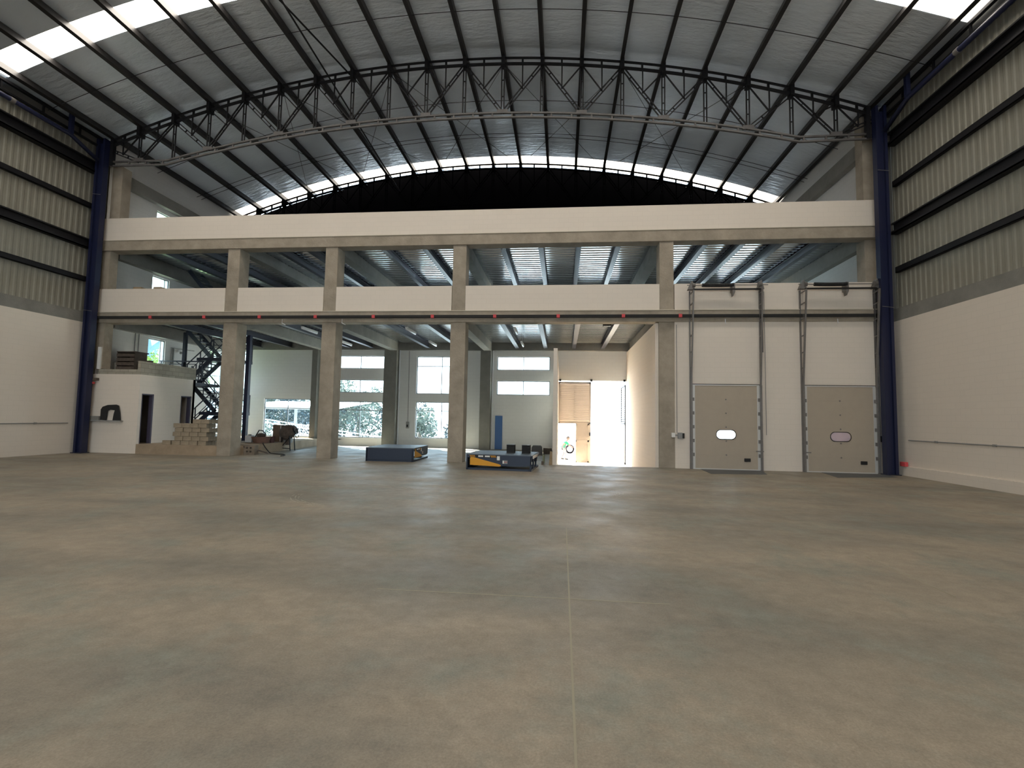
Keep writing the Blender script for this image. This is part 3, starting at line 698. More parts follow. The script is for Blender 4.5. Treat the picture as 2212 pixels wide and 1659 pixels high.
# ------------------------------------------------------------------ dock doors
def dock_door(i, x0, x1, label, oval_mat):
    w = x1-x0; root = empty(f'door_{i}', label, 'dock door', ((x0+x1)/2, -.05, 0), kind='structure'); hw = w/2
    n = 6; ph = 3.24/n
    for k in range(n):
        z0 = .03+k*ph; z1 = z0+ph+.002
        m = MB()
        if k == 2:
            # section with an oval window hole
            cz = (z0+z1)/2-.02; rx, rz = .36, .165
            N = 40; oval = []
            for j in range(N):
                a = 2*PI*j/N; ca, sa = math.cos(a), math.sin(a)
                e = .42
                oval.append((math.copysign(abs(ca)**e, ca)*rx if False else (math.copysign(rx-rz, ca)+rz*ca), cz+rz*sa))
            outer = []
            for (ox, oz) in oval:
                dx, dz = ox, oz-cz; t = min((hw-.1)/abs(dx) if abs(dx) > 1e-6 else 1e9, ((z1-cz) if dz > 0 else (cz-z0))/abs(dz) if abs(dz) > 1e-6 else 1e9)
                outer.append((dx*t, cz+dz*t))
            for y, fl in ((-.02, 0), (.02, 1)):
                k0 = len(m.v); m.v += [(a, y, b) for a, b in oval]+[(a, y, b) for a, b in outer]
                for j in range(N):
                    f = (k0+j, k0+(j+1) % N, k0+N+(j+1) % N, k0+N+j); m.f.append(f if fl else f[::-1])
            m.add([(a, -.02, b) for a, b in oval]+[(a, .02, b) for a, b in oval], [(j, (j+1) % N, (j+1) % N+N, j+N) for j in range(N)])
            for sx in (-1, 1):
                cxs = [(sx*(hw-.1), z0), (sx*(hw-.1), z1)]
                pts = [p for p in outer if abs(abs(p[0])-(hw-.1)) < 1e-3 and p[0]*sx > 0]
                # corner fills
                for zc in (z0, z1):
                    top = [p for p in outer if abs(p[1]-zc) < 1e-3 and p[0]*sx > 0]
                    if top and pts:
                        a = max(top, key=lambda p: p[0]*sx); b = min(pts, key=lambda p: abs(p[1]-zc))
                        m.add([(a[0], -.02, a[1]), (sx*(hw-.1), -.02, zc), (b[0], -.02, b[1])], [(0, 1, 2)])
                m.box(*sorted((sx*(hw-.1), sx*hw)), -.02, .02, z0, z1)
            p = m.build('door_panel', DOORP, root)
            q = MB(); 
            q.v = [(a*1.0, -.03, b) for a, b in oval]+[(a*1.07, -.03, cz+(b-cz)*1.16) for a, b in oval]+[(a*1.07, 0, cz+(b-cz)*1.16) for a, b in oval]
            q.f = [(j, j+N, (j+1) % N+N, (j+1) % N) for j in range(N)]+[(j+N, j+2*N, (j+1) % N+2*N, (j+1) % N+N) for j in range(N)]
            q.build('window_gasket', BLACK, p)
            g = MB(); g.v = [(a, .0, b) for a, b in oval]; g.f = [tuple(range(N))]; g.v += [(a, .006, b) for a, b in oval]; g.f.append(tuple(range(2*N-1, N-1, -1)))
            g.build('oval_pane', oval_mat, p)
        else:
            m.box(-hw, hw, -.02, .02, z0, z1)
            # ribbed relief lines
            p = m.build('door_panel', DOORP, root, bevel=.006)
        if k:
            MB().cyl((0, -.03, z0-.0), .03, .012, 'y', 12).build('centre_bolt', GALV, p)
            for sx in (-1, 1):
                MB().box(sx*(hw-.035)-.045, sx*(hw-.035)+.045, -.055, -.02, z0-.07, z0+.06).cyl((sx*(hw-.02), -.08, z0-.04), .03, .05, 'y', 10).build('hinge', GALV, p)
    for sx in (-1, 1):
        MB().box(*sorted((sx*(hw-.11), sx*hw)), -.028, -.0201, .03, 3.27).build('end_strip', ALU, root)
    MB().box(-hw+.02, hw-.02, -.035, .02, 3.27, 3.31).box(-hw+.02, hw-.02, -.04, .02, .0, .04).build('edge_rail', ALU, root)
    MB().box(-hw, hw, -.03, .03, 3.31, 3.335).build('top_seal', BLACK, root)
    MB().box(hw-.62, hw-.38, -.05, -.02, .33, .46).build('hand_pull', BLACK, root, bevel=.02)
    # tracks
    for sx in (-1, 1):
        tr = MB(); x = sx*(hw+.03)
        tr.box(x-.035, x+.035, -.10, .02, 0, 3.3)
        tr.build('lower_track', GALV, root)
        tr = MB(); tr.bar((x, -.06, 3.3), (x-sx*.02, -.42, 7.0), .05, .07, up=(0, 1, 0))
        tr.build('upper_track', GALV, root)
        tr = MB(); tr.box(x+sx*.03-.02, x+sx*.03+.02, -.03, .05, 0, 7.05)
        tr.box(*sorted((x+sx*.03, x+sx*.14)), -.0, .05, 4.6, 7.1) if sx > 0 else None
        tr.build('wall_angle', LIGHTSTEEL if sx > 0 else GALV, root)
        tr = MB()
        for zz in (4.0, 4.6, 5.25, 5.9, 6.5, 6.95):
            yy = -.06-.36*(zz-3.3)/3.7
            tr.bar((x+sx*.02, .03, zz-.03), (x, yy, zz), .03, .035)
        tr.build('track_bracket', GALV, root)
        MB().prism([(x-.16, -.3, 7.05), (x+.1, -.3, 7.05), (x, -.3, 7.42)], (0, .22, 0)).build('bearing_plate', GALV, root)
        MB().cyl((x-sx*.06-.06, -.27, 7.22), .11, .12, 'x', 20, r2=.08).build('cable_drum', GALV, root)
        MB().tube([(x-sx*.02, -.14, 7.15), (x-sx*.03, -.08, .3)], .005, 5).build('lift_cable', GALV, root)
    MB().cyl((-hw-.22, -.27, 7.22), .018, w+.5, 'x', 10).build('shaft', GALV, root)
    m = MB(); prof = [(-hw+.35+i*1.2/50) for i in range(51)]
    m.tube([(p, -.27, 7.22+.012*math.sin((p+hw-.35)/1.2*PI)*-1) for p in prof], [(.075 if j % 2 else .066) for j in range(51)], 14)
    m.build('torsion_spring', BLACK, root)
    MB().box(-hw, hw, -.3, -.24, 7.02, 7.08).build('cross_bar', DARKP, root)
    MB().box(-hw+1.5, -hw+1.6, -.29, -.0, 6.95, 7.3).prism([(-hw+1.5, -.29, 6.95), (-hw+1.6, -.29, 6.95), (-hw+1.53, -.29, 6.78)], (0, .2, 0)).build('centre_bracket', GALV, root)
    if i == 1: MB().tube([(hw+.2, -.06, 7.0), (hw+.21, -.06, 1.37)], .012, 6).build('pull_chain', GREYP, root)
    lx = (hw-.18, hw+.1) if i == 1 else (-hw-.1, -hw+.2)
    MB().box(*lx, -.07, -.045, .72, .76).build('latch_bolt', GALV, root)
    return root
FROST = pm('frosted_acrylic', (0.9, 0.88, 0.9), .5)
def frost():
    m, t, b = newmat('milky_acrylic'); b.inputs['Base Color'].default_value = (.85, .83, .86, 1); b.inputs['Roughness'].default_value = .3; b.inputs['Transmission Weight'].default_value = .0
    t.nodes.remove(b); tr = t.nodes.new('ShaderNodeBsdfTransparent'); tr.inputs[0].default_value = (.35, .33, .35, 1); tl = t.nodes.new('ShaderNodeBsdfTranslucent'); tl.inputs[0].default_value = (.30, .27, .29, 1)
    x = t.nodes.new('ShaderNodeMixShader'); x.inputs[0].default_value = .75
    t.links.new(tr.outputs[0], x.inputs[1]); t.links.new(tl.outputs[0], x.inputs[2]); t.links.new(x.outputs[0], t.nodes['Material Output'].inputs[0]); return m
dock_door(1, *DO[0], 'beige sectional dock door with an oval window, next to the fourth pillar', GLASS)
dock_door(2, *DO[1], 'beige sectional dock door with an oval window, next to the right blue column', frost())
for (P4, w) in (([(5.4, -.1), (7.7, -.1), (7.33, -1.5), (5.3, -1.8)], 'first'), ([(9.85, -.1), (12.0, -.3), (11.85, -1.2), (9.5, -1.9)], 'second')):
    tag(MB().prism([(a, b, .0) for a, b in P4][::-1], (0, 0, .006)).build('floor_plate', pm('dark_plate', (0.10, 0.105, 0.11), .6, .2, noise=.1)), f'dark steel pit plate in the floor before the {w} dock door', 'floor plate', 'steel pit plates')

# switch boxes
root = empty('switch_box', 'grey control box on the corner of the fourth pillar', 'switch box', (4.55, -.02, 1.3))
MB().box(-.24, -.1, -.07, .05, -.09, .09).build('white_cover', WHITEP, root, bevel=.01); MB().box(-.1, .03, -.05, .0, -.025, .025).build('conduit_stub', GREYP, root)
MB().box(-.0, .17, -.1, .02, -.13, .1).build('box_body', GREYP, root, bevel=.01); MB().box(.17, .24, -.12, .02, -.12, .08).build('black_socket', BLACK, root)
MB().tube([(-.02, -.01, .1), (-.03, -.01, 4.4)], .012, 6).build('feed_conduit', GREYP, root)
root = empty('switch_box', 'small dark control box between the second dock door and the blue column', 'switch box', (12.1, -.02, 1.3))
MB().box(-.08, .1, -.1, .02, -.1, .12).build('box_body', BLACK, root, bevel=.01); MB().tube([(-.06, -.02, .0), (-.08, -.02, 4.5)], .014, 6).build('feed_conduit', GREYP, root)
root = empty('switch_box', 'small grey switch box on the back wall between two windows', 'switch box', (-9.24, YB-.03, 1.33))
MB().box(-.09, .09, -.1, .02, -.2, .2).build('box_body', GREYP, root, bevel=.01); MB().box(-.05, .05, -.11, -.09, -.12, .02).build('switch_plate', BLACK, root)
MB().tube([(0, -.02, .2), (-.04, -.02, 4.5)], .018, 6).build('feed_conduit', GREYP, root)
tag(MB().tube([(-9.84, YB-.06, 0), (-9.84, YB-.06, 6.1)], .045, 8).build('downpipe', RAILW), 'pale vertical pipe beside the back pillar, left of the switch box', 'pipe')
tag(MB().tube([(-4.12, YB-.06, 0), (-4.12, YB-.06, 6.1)], .03, 8).build('downpipe', RAILW), 'pale vertical pipe beside the back pillar, left of the blue board', 'pipe')
root = empty('alarm_sounder', 'small dark box with a red lens high beside the left blue column', 'alarm', (-20.75, -.1, 3.2))
MB().box(-.2, .12, -.12, .08, .0, .12).build('sounder_body', DWOOD, root); MB().box(-.2, .0, -.13, .02, -.16, -.06).build('red_lens', RED, root, bevel=.02)
tag(MB().box(12.48, 12.6, -.62, -.35, .34, .5).build('red_marker_box', RED, bevel=.01), 'small red and white marker box on the kerb beside the right blue column', 'marker')

# ceiling tubes
for i, (x, y0, y1, w) in enumerate(((-11.75, .95, 2.35, 'front one right of the first pillar'), (-11.75, 4.95, 6.3, 'rear one right of the first pillar'), (-6.95, 1.1, 2.5, 'front one left of the third pillar'),
                            (-6.93, 4.9, 6.35, 'rear one left of the third pillar'), (-2.1, 1.1, 2.45, 'front one right of the third pillar'), (-2.12, 5.1, 6.4, 'rear one right of the third pillar'))):
    root = empty('ceiling_tube_light', f'white tube light hung under the lower deck, {w}', 'light', (x, (y0+y1)/2, 5.75), group='tube lights under the lower deck')
    hl = (y1-y0)/2
    MB().tube([(0, -hl, 0), (0, hl, 0)], .045, 12).build('tube', TUBEM, root, smooth=True)
    MB().box(-.05, .05, -hl, hl, .03, .08).build('housing', WHITEP, root)
    for s in (-1, 1): MB().tube([(0, s*(hl-.1), .07), (0, s*(hl-.1), .56)], .004, 5).build('hanger_wire', DARK, root)
root = empty('ceiling_speaker', 'small dark device hanging from the front beam over the gateway bay', 'device', (1.9, 1.3, 5.95))
MB().box(-.18, .18, -.12, .12, -.06, .06).build('device_body', DARK, root, bevel=.02); MB().tube([(0, 0, .05), (0, 0, .4)], .01, 6).build('stem', DARK, root)
for x, w in ((-12.1, 'right of the first pillar'), (-9.4, 'right of the second pillar'), (6.4, 'above the first dock door'), (10.6, 'above the second dock door')):
    tag(MB().tube([(x, -.06, 5.95), (x, -.07, 5.78), (x+.18, -.12, 5.70)] if x < 0 else [(x, -.06, 5.92), (x, -.07, 5.76), (x+.03, -.08, 5.74)], .015, 6).build('anchor_hook', RAILW), f'small bent steel hook on the lower beam, {w}', 'hook', 'hooks on the lower beam')

# ------------------------------------------------------------------ block room
SX = -18.65
root = empty('block_room', 'small white painted block room with two dark doorways at the left end', 'room', (SX, 0, 0), kind='structure')
m = MB(); m.box(ML-SX, 0, 0, .15, 0, 3.5)
wallholes(m, 'y', .15, 3.35, -.15, 0, .4, 3.5, [(.15, .80, .4, 2.65), (2.45, 3.12, .4, 2.65)])
m.box(ML-SX, 0, 3.2, 3.35, 0, 3.5).box(ML-SX, -.15, .15, 3.2, 3.4, 3.5)
m.build('room_wall', WHITE, root)
m = MB(); m.box(ML-SX+.25, -.15, 0, .15, 3.5, 3.72); m.box(-.15, 0, 0, 3.35, 3.5, 4.1)
m.build('raw_block_parapet', RAWBLOCK, root)
for (a, b) in ((.15, .80), (2.45, 3.12)):
    MB().box(-.16, .01, a, a+.03, .4, 2.65).box(-.16, .01, b-.08, b, .4, 2.65).box(-.16, .01, a, b, 2.6, 2.65).build('door_frame', pm('dark_purple_frame', (.06, .05, .08), .6), root)
MB().box(ML-SX, -.2, 1.6, 1.7, .1, 3.4).build('inner_wall', pm('dim_plaster', (.2, .19, .18), .9), root)
MB().box(ML-SX, -.15, .15, 3.2, .38, .4).build('room_floor', CURBM, root)
tag(MB().box(ML+.02, -20.9, -.06, .02, 1.4, 1.6).build('gap_block', DARK), 'dark block for a shaded gap in the block room front beside the blue column', 'recess')  # solid dark block stands in for the shade of a gap
# black jacket on a shelf
root = empty('wall_shelf', 'short grey shelf on the front of the block room', 'shelf', (-19.95, -.02, 1.42))
MB().box(-.95, .62, -.14, .02, -.03, .02).build('shelf_board', GREYP, root); MB().box(-.95, -.47, -.1, .02, .02, .2).build('shelf_box', CONC2, root)
root = empty('black_cover', 'black rubber cover draped like an arch on the shelf', 'cover', (-19.95, -.1, 1.44))
m = MB(); prof = [(-.42, .02), (-.42, .48), (-.34, .6), (-.1, .68), (.3, .70), (.42, .66), (.5, .35), (.55, .0), (.18, .0), (.22, .3), (.26, .45), (.02, .47), (-.1, .42), (-.14, .0)]
m.prism([(a, 0, b) for a, b in prof], (0, .06, 0)); m.build('cover_sheet', BLACK, root, bevel=.015)

# curb / platform
m = MB()
m.prism([(-18.65, .0, 0), (-14.88, .0, 0), (-14.3, .75, 0), (-14.1, 2.4, 0), (-14.05, 3.9, 0), (-14.5, 7.8, 0), (-14.5, YB, 0), (ML, YB, 0), (ML, 3.36, 0), (-18.65, 3.36, 0)][::-1], (0, 0, .42))
struct('floor_platform', m, CURBM, 'raised dusty concrete platform under the stairs and windows', 'platform')

# stack of blocks
bk = MB().box(-.193, .193, -.095, .095, 0, .182)
proto = None
def blk(x, y, z, label, rz=0):
    global proto
    if proto is None:
        proto = bk.build('concrete_block', LOWBLOCK, bevel=.006); o = proto
    else: o = proto.copy(); COL.objects.link(o)
    o.location = (x, y, z); o.rotation_euler = (0, 0, rz)
    tag(o, label, 'block', 'stacked concrete blocks beside the block room'); return o
rowsw = ['bottom', 'second', 'third', 'fourth', 'fifth', 'top']
colw = ['left end', 'left of centre', 'right of centre', 'right end']
for lv in range(6):
    for c in range(4):
        if lv == 5 and c < 2: continue
        for r in range(2 if c < 3 else 3):
            if lv > 0 or True:
                w = ['front row', 'second row', 'third row'][r]
                blk(-16.93+c*.405+(.10 if lv % 2 else 0)+random.uniform(-.012, .012), .32+r*.2+random.uniform(-.012, .012), .42+lv*.19,
                    f'concrete block in the stack, {rowsw[lv]} course, {colw[c]}, {w}')
blk(-17.4, .32, .42, 'single grey concrete block lying at the left foot of the stack')

# stuff on the room roof
root = empty('plaster_bucket', 'pale upright bucket at the left on the block room roof', 'bucket', (-20.74, 1.0, 3.51))
MB().cyl((0, 0, 0), .17, .62, 'z', 20, r2=.19).build('bucket_body', pm('dusty_bucket', (.35, .33, .28), .9), root); MB().tube([(-.18, 0, .6), (0, 0, .72), (.18, 0, .6)], .01, 6).build('bucket_handle', GREYP, root)
root = empty('hand_mixer', 'dark machine on the roof of the block room, behind the pale bucket', 'machine', (-20.7, 1.5, 3.51))
MB().box(-.2, .2, -.2, .2, 0, .75).build('machine_base', DWOOD, root, bevel=.03); MB().sphere((0, 0, .95), .2, sc=(1.2, 1, .9)).build('machine_head', DARKP, root, smooth=True)
root = empty('wooden_crate', 'dark slatted crate on the block room roof against the parapet', 'crate', (-20.02, .95, 3.51))
m = MB()
for i in range(5): m.box(-.45, .45, -.35, -.32, .05+i*.2, .2+i*.2)
m.build('front_slats', DWOOD, root); MB().box(-.45, -.42, -.32, .35, 0, 1.05).box(.42, .45, -.32, .35, 0, 1.05).box(-.42, .42, .32, .35, 0, 1.05).build('crate_sides', DWOOD, root)
MB().box(-.42, .52, -.38, .38, 1.05, 1.1).build('crate_lid', DWOOD, root); MB().box(.3, 1.1, -.2, .0, .62, .7).build('loose_board', DWOOD, root)
tag(MB().box(-20.79, -20.64, -.03, .03, 3.725, 4.72).build('white_board', WHITEP), 'narrow upright white board beside the left blue column above the block room', 'board')
# rail on roof
root = empty('roof_railing', 'dark steel railing behind the block room parapet leading to the stairs', 'railing', (-19.6, 3.55, 3.5))
MB().bar((-1.3, 0, 1.0), (1.2, 0, .98), .06, .06).bar((0.1, 0, .7), (-.4, 0, 1.0), .03, .03).build('top_rail', NAVYD, root)
for x in (-1.2, .1, 1.1): MB().bar((x, 0, -.0), (x, 0, 1.0), .05, .05).build('post', NAVYD, root)

# ------------------------------------------------------------------ staircase
def staircase():
    root = empty('steel_staircase', 'dark navy steel staircase zigzagging up behind the first pillar', 'staircase', (-18, 4.5, .42))
    O = Vector((18, -4.5, -.42))
    P = lambda x, y, z: Vector((x, y, z))+O
    F, R = (3.65, 4.5), (4.6, 5.45)
    def flight(x0, z0, x1, z1, rows, ):
        ya, yb = rows
        fl = MB()
        for y in (ya, yb): fl.bar(P(x0, y, z0), P(x1, y, z1), .04, .22, up=(0, 0, 1))
        o = fl.build('stringer', NAVYD, root)
        n = 8; t = MB()
        for i in range(1, n):
            f = i/n; x = x0+(x1-x0)*f; z = z0+(z1-z0)*f
            t.box(P(x, 0, 0).x-.12, P(x, 0, 0).x+.12, P(0, ya, 0).y, P(0, yb, 0).y, P(0, 0, z).z, P(0, 0, z).z+.035)
        t.build('stair_treads', NAVYD, root)
        for y in (ya, yb):
            h = MB()
            h.bar(P(x0, y, z0+.95), P(x1, y, z1+.95), .045, .045); h.bar(P(x0, y, z0+.5), P(x1, y, z1+.5), .025, .03)
            for f in (.0, .5, 1.0):
                x = x0+(x1-x0)*f; z = z0+(z1-z0)*f; h.bar(P(x, y, z), P(x, y, z+.95), .04, .04)
            h.build('handrail', NAVYD, root)
    def landing(x0, x1, y0, y1, z, rails=()):
        MB().box(P(x0, 0, 0).x, P(x1, 0, 0).x, P(0, y0, 0).y, P(0, y1, 0).y, P(0, 0, z).z-.16, P(0, 0, z).z).build('landing', NAVYD, root)
        h = MB()
        for a, b in rails:
            for dz in (.35, .65, .95): h.bar(P(a[0], a[1], z+dz), P(b[0], b[1], z+dz), .035, .035)
            for q in (a, b): h.bar(P(q[0], q[1], z), P(q[0], q[1], z+.95), .045, .045)
        if rails: h.build('landing_rail', RAILW if z < 1.5 else NAVYD, root)
    flight(-19.6, .42, -18.0, 1.9, F)
    landing(-18.6, -17.0, 3.65, 5.45, 1.9, [((-17.05, 4.6), (-17.05, 5.45)), ((-18.0, 3.65), (-17.05, 3.65))])
    flight(-18.4, 1.9, -19.9, 3.4, R)
    landing(-20.6, -18.9, 3.65, 5.45, 3.4, [((-20.4, 3.65), (-18.9, 3.65))])
    flight(-19.4, 3.4, -18.0, 4.7, F)
    landing(-18.9, -17.0, 3.65, 5.45, 4.7, [((-17.05, 4.6), (-17.05, 5.45)), ((-18.0, 3.65), (-17.05, 3.65))])
    flight(-18.7, 4.7, -20.3, 6.3, R)
    for x, y, w in ((-19.55, 3.6, .15), (-16.6, 4.5, .2), (-18.65, 5.5, .1), (-17.75, 4.55, .12)):
        MB().bar(P(x, y, .42), P(x, y, 6.0), w, w).build('post', NAVY if x > -17 else NAVYD, root)
    # upper run on the middle floor
    m = MB()
    for y in (3.65, 4.5): m.bar(P(-19.6, y, 9.3), P(-17.2, y, 6.6), .05, .2)
    m.build('stringer', NAVYD, root)
    t = MB()
    for i in range(12):
        x = -19.6+2.4*i/12; z = 9.3-2.7*i/12; t.box(P(x, 0, 0).x-.12, P(x, 0, 0).x+.12, P(0, 3.65, 0).y, P(0, 4.5, 0).y, P(0, 0, z).z, P(0, 0, z).z+.03)
    t.build('stair_treads', NAVYD, root)
    h = MB()
    for i in range(7): h.bar(P(-18.0+i*.4, 5.5, 6.6), P(-18.4+i*.4, 5.5, 7.9), .03, .03)
    h.bar(P(-19.0, 5.5, 7.9), P(-15.6, 5.5, 7.9), .05, .05); h.build('handrail', NAVYD, root)
staircase()
root = empty('platform_railing', 'white tubular railing on the platform edge, right of the first pillar', 'railing', (-17.05, 5.2, .42))
for z in (.3, .72, 1.12): MB().tube([(-1.9, 0, z), (.0, 0, z)], .025, 8).build('rail', RAILW, root)
MB().bar((0, 0, 0), (0, 0, 1.14), .05, .05).bar((-1.8, 0, 0), (-1.8, 0, 1.14), .05, .05).build('post', NAVY, root)
# wall fittings
root = empty('emergency_light', 'twin-lamp emergency light on the left side wall beside the stair', 'light', (ML+.05, 5.0, 5.15))
MB().box(-.04, .06, -.15, .15, 0, .12).build('lamp_housing', WHITEP, root)
for s in (-1, 1): MB().sphere((.1, s*.13, -.06), .07).build('lamp', GREYP, root, smooth=True)
for y, w in ((2.03, 'left of pair'), (2.24, 'right of pair')):
    tag(MB().tube([(ML+.03, y, 4.0), (ML+.03, y, 5.7)], .02, 6).build('wall_pipe', GREYP), f'thin vertical conduit on the left side wall above the block room, {w}', 'conduit', 'conduits above the block room')
tag(MB().tube([(ML+.03, 4.35, 4.0), (ML+.03, 4.35, 5.3)], .03, 6).tube([(ML+.03, 4.5, 4.0), (ML+.03, 4.5, 5.3)], .03, 6).tube([(ML+.03, 4.3, 5.3), (ML+.03, 6.0, 5.35)], .02, 6).build('wall_pipe', GREYP), 'grey conduits between the side window and the emergency light', 'conduit')
for i, x in enumerate((-19.9, -19.0)):
    pass
for (x, w) in ((-19.45, 'left'), (-18.45, 'right')):
    tag(MB().box(x-.2, x+.2, .35, .75, 6.62, 7.55).build('cardboard_box', WOOD, bevel=.02), f'brown carton just showing over the leftmost parapet, {w} one', 'box', 'cartons behind the leftmost parapet')

# ------------------------------------------------------------------ building gear on the platform
root = empty('cement_mixer', 'crusted cement mixer on a dark leg frame beside the platform', 'cement mixer', (-13.92, 4.0, 0)); root.scale = (.8, .8, .95)
prof = [(-.5, .12), (-.42, .30), (-.12, .40), (.15, .38), (.42, .24), (.5, .22)]
MB().tube([(a*.95, 0, .98+a*.25) for a, r in prof], [r for a, r in prof], 20).build('drum', MIXM, root, smooth=True)
MB().tube([(.46, 0, 1.08), (.53, 0, 1.12)], [.235, .25], 20, cap=False).build('drum_rim', DARK, root)
for x, y in ((-.3, -.25), (.35, -.25), (-.3, .3), (.35, .3)): MB().bar((x, y, 0), (x*.7, y, .8), .05, .05).build('leg', DARK, root)
MB().bar((-.3, -.25, .15), (.35, -.25, .12), .04, .04).bar((-.3, -.25, .15), (.25, -.25, .7), .035, .035).bar((-.25, 0, .72), (.3, 0, .72), .1, .08).build('frame_brace', DARK, root)
MB().box(-.1, .15, -.1, .15, .3, .62).build('motor_box', MIXM, root, bevel=.02)
m = MB()
for i in range(24):
    a, b = 2*PI*i/24, 2*PI*(i+1)/24
    m.bar((.62, .26*math.cos(a), .95+.26*math.sin(a)), (.62, .26*math.cos(b), .95+.26*math.sin(b)), .025, .025)
for i in range(3): m.bar((.62, 0, .95), (.62, .26*math.cos(i*2.1), .95+.26*math.sin(i*2.1)), .02, .02)
m.build('tilting_wheel', DARK, root)
root = empty('tool_cabinet', 'brown upright board case behind the cement mixer', 'case', (-14.75, 4.6, .42))
MB().box(-.24, .24, -.2, .2, 0, .86).build('case_body', pm('brown_board', (.17, .12, .085), .85, noise=.2), root, bevel=.01)
MB().bar((.19, -.21, .02), (.2, -.21, .84), .03, .02).build('pale_strip', RAILW, root)
root = empty('stacking_crate', 'black open crate with two hand holes on top of the brown case', 'crate', (-14.32, 4.7, .86)); root.scale = (.75, 1, .9)
m = wallholes(MB(), 'x', -.34, .34, -.17, -.14, .1, .46, [(-.22, -.04, .27, .40), (.06, .24, .27, .40)])
wallholes(m, 'x', -.34, .34, .14, .17, .1, .46, [(-.22, -.04, .27, .40), (.06, .24, .27, .40)])
m.box(-.34, -.3, -.14, .14, .1, .46).box(.3, .34, -.14, .14, .1, .46).build('crate_body', BLACK, root)
MB().box(-.25, .3, -.1, .1, -.55, .1).build('crate_support', GREYP, root)
root = empty('mortar_tub', 'wide brown mortar tub with tools on the platform edge', 'tub', (-14.75, 3.05, .42))
m = MB(); m.tube([(0, 0, 0), (0, 0, .27), (0, 0, .30)], [.34, .44, .46], 24); m.build('tub_body', pm('terracotta_tub', (.22, .13, .10), .8, noise=.3), root)
MB().sphere((0, 0, .36), .2, sc=(1.1, 1, .6)).build('mortar_heap', MIXM, root)
MB().tube([(-.25, -.1, .3), (-.06, -.1, .62), (.12, -.1, .6), (.3, -.1, .42)], .025, 8).build('tool_handle', DARK, root)
root = empty('pail', 'small dark pail standing between the tub and the brown case', 'pail', (-14.42, 3.45, .42))
MB().tube([(0, 0, 0), (0, 0, .26), (0, 0, .3)], [.11, .13, .15], 18).build('pail_body', pm('dark_red_pail', (.10, .05, .05), .7), root); MB().tube([(-.14, 0, .3), (0, 0, .36), (.14, 0, .3)], .008, 6).build('pail_handle', DARK, root)
root = empty('white_can', 'pale square can beside the mortar tub, near the railing', 'can', (-15.45, 3.2, .42))
MB().box(-.17, .17, -.14, .14, 0, .34).build('can_body', RAILW, root, bevel=.03); MB().box(-.06, .06, -.05, .05, .34, .4).build('can_cap', GREYP, root, bevel=.01)
tag(MB().bar((-14.75, .85, .5), (-13.35, 1.45, .05), .14, .05).build('plank', DWOOD), 'dark plank leaning from the platform to the floor by the first pillar', 'plank')
m = wallholes(MB(), 'x', -14.6, -13.75, 1.0, 1.3, 0, .42, [(-14.15, -14.06, .1, .18), (-13.98, -13.89, .1, .18), (-14.15, -14.06, .26, .34), (-13.98, -13.89, .26, .34)])
tag(m.build('hollow_block', pm('hollow_block_m', (.20, .16, .12), .9, noise=.3)), 'dusty hollow block with four dark holes under the plank', 'block')
pts = [(-14.35, 2.6, .44), (-14.1, 2.2, .42), (-13.9, 2.15, .2), (-13.6, 2.0, .02), (-13.1, 1.6, .02), (-12.6, 1.4, .02), (-12.3, 1.0, .02), (-12.25, .6, .02)]
def smoothpts(p, n=6):
    p = [Vector(q) for q in p]; out = []
    for i in range(len(p)-1):
        a, b, c, d = p[max(i-1, 0)], p[i], p[i+1], p[min(i+2, len(p)-1)]
        for k in range(n):
            t = k/n; out.append(.5*((2*b)+(c-a)*t+(2*a-5*b+4*c-d)*t*t+(3*b-a-3*c+d)*t**3))
    return out+[p[-1]]
tag(MB().tube(smoothpts(pts), .022, 8).build('hose', BLACK), 'dark hose trailing from the platform onto the floor', 'hose')
tag(MB().box(-14.1, -12.9, 7.9, 8.05, .42, .47).build('plank', DWOOD), 'dark plank lying on the platform below the wide window', 'plank')

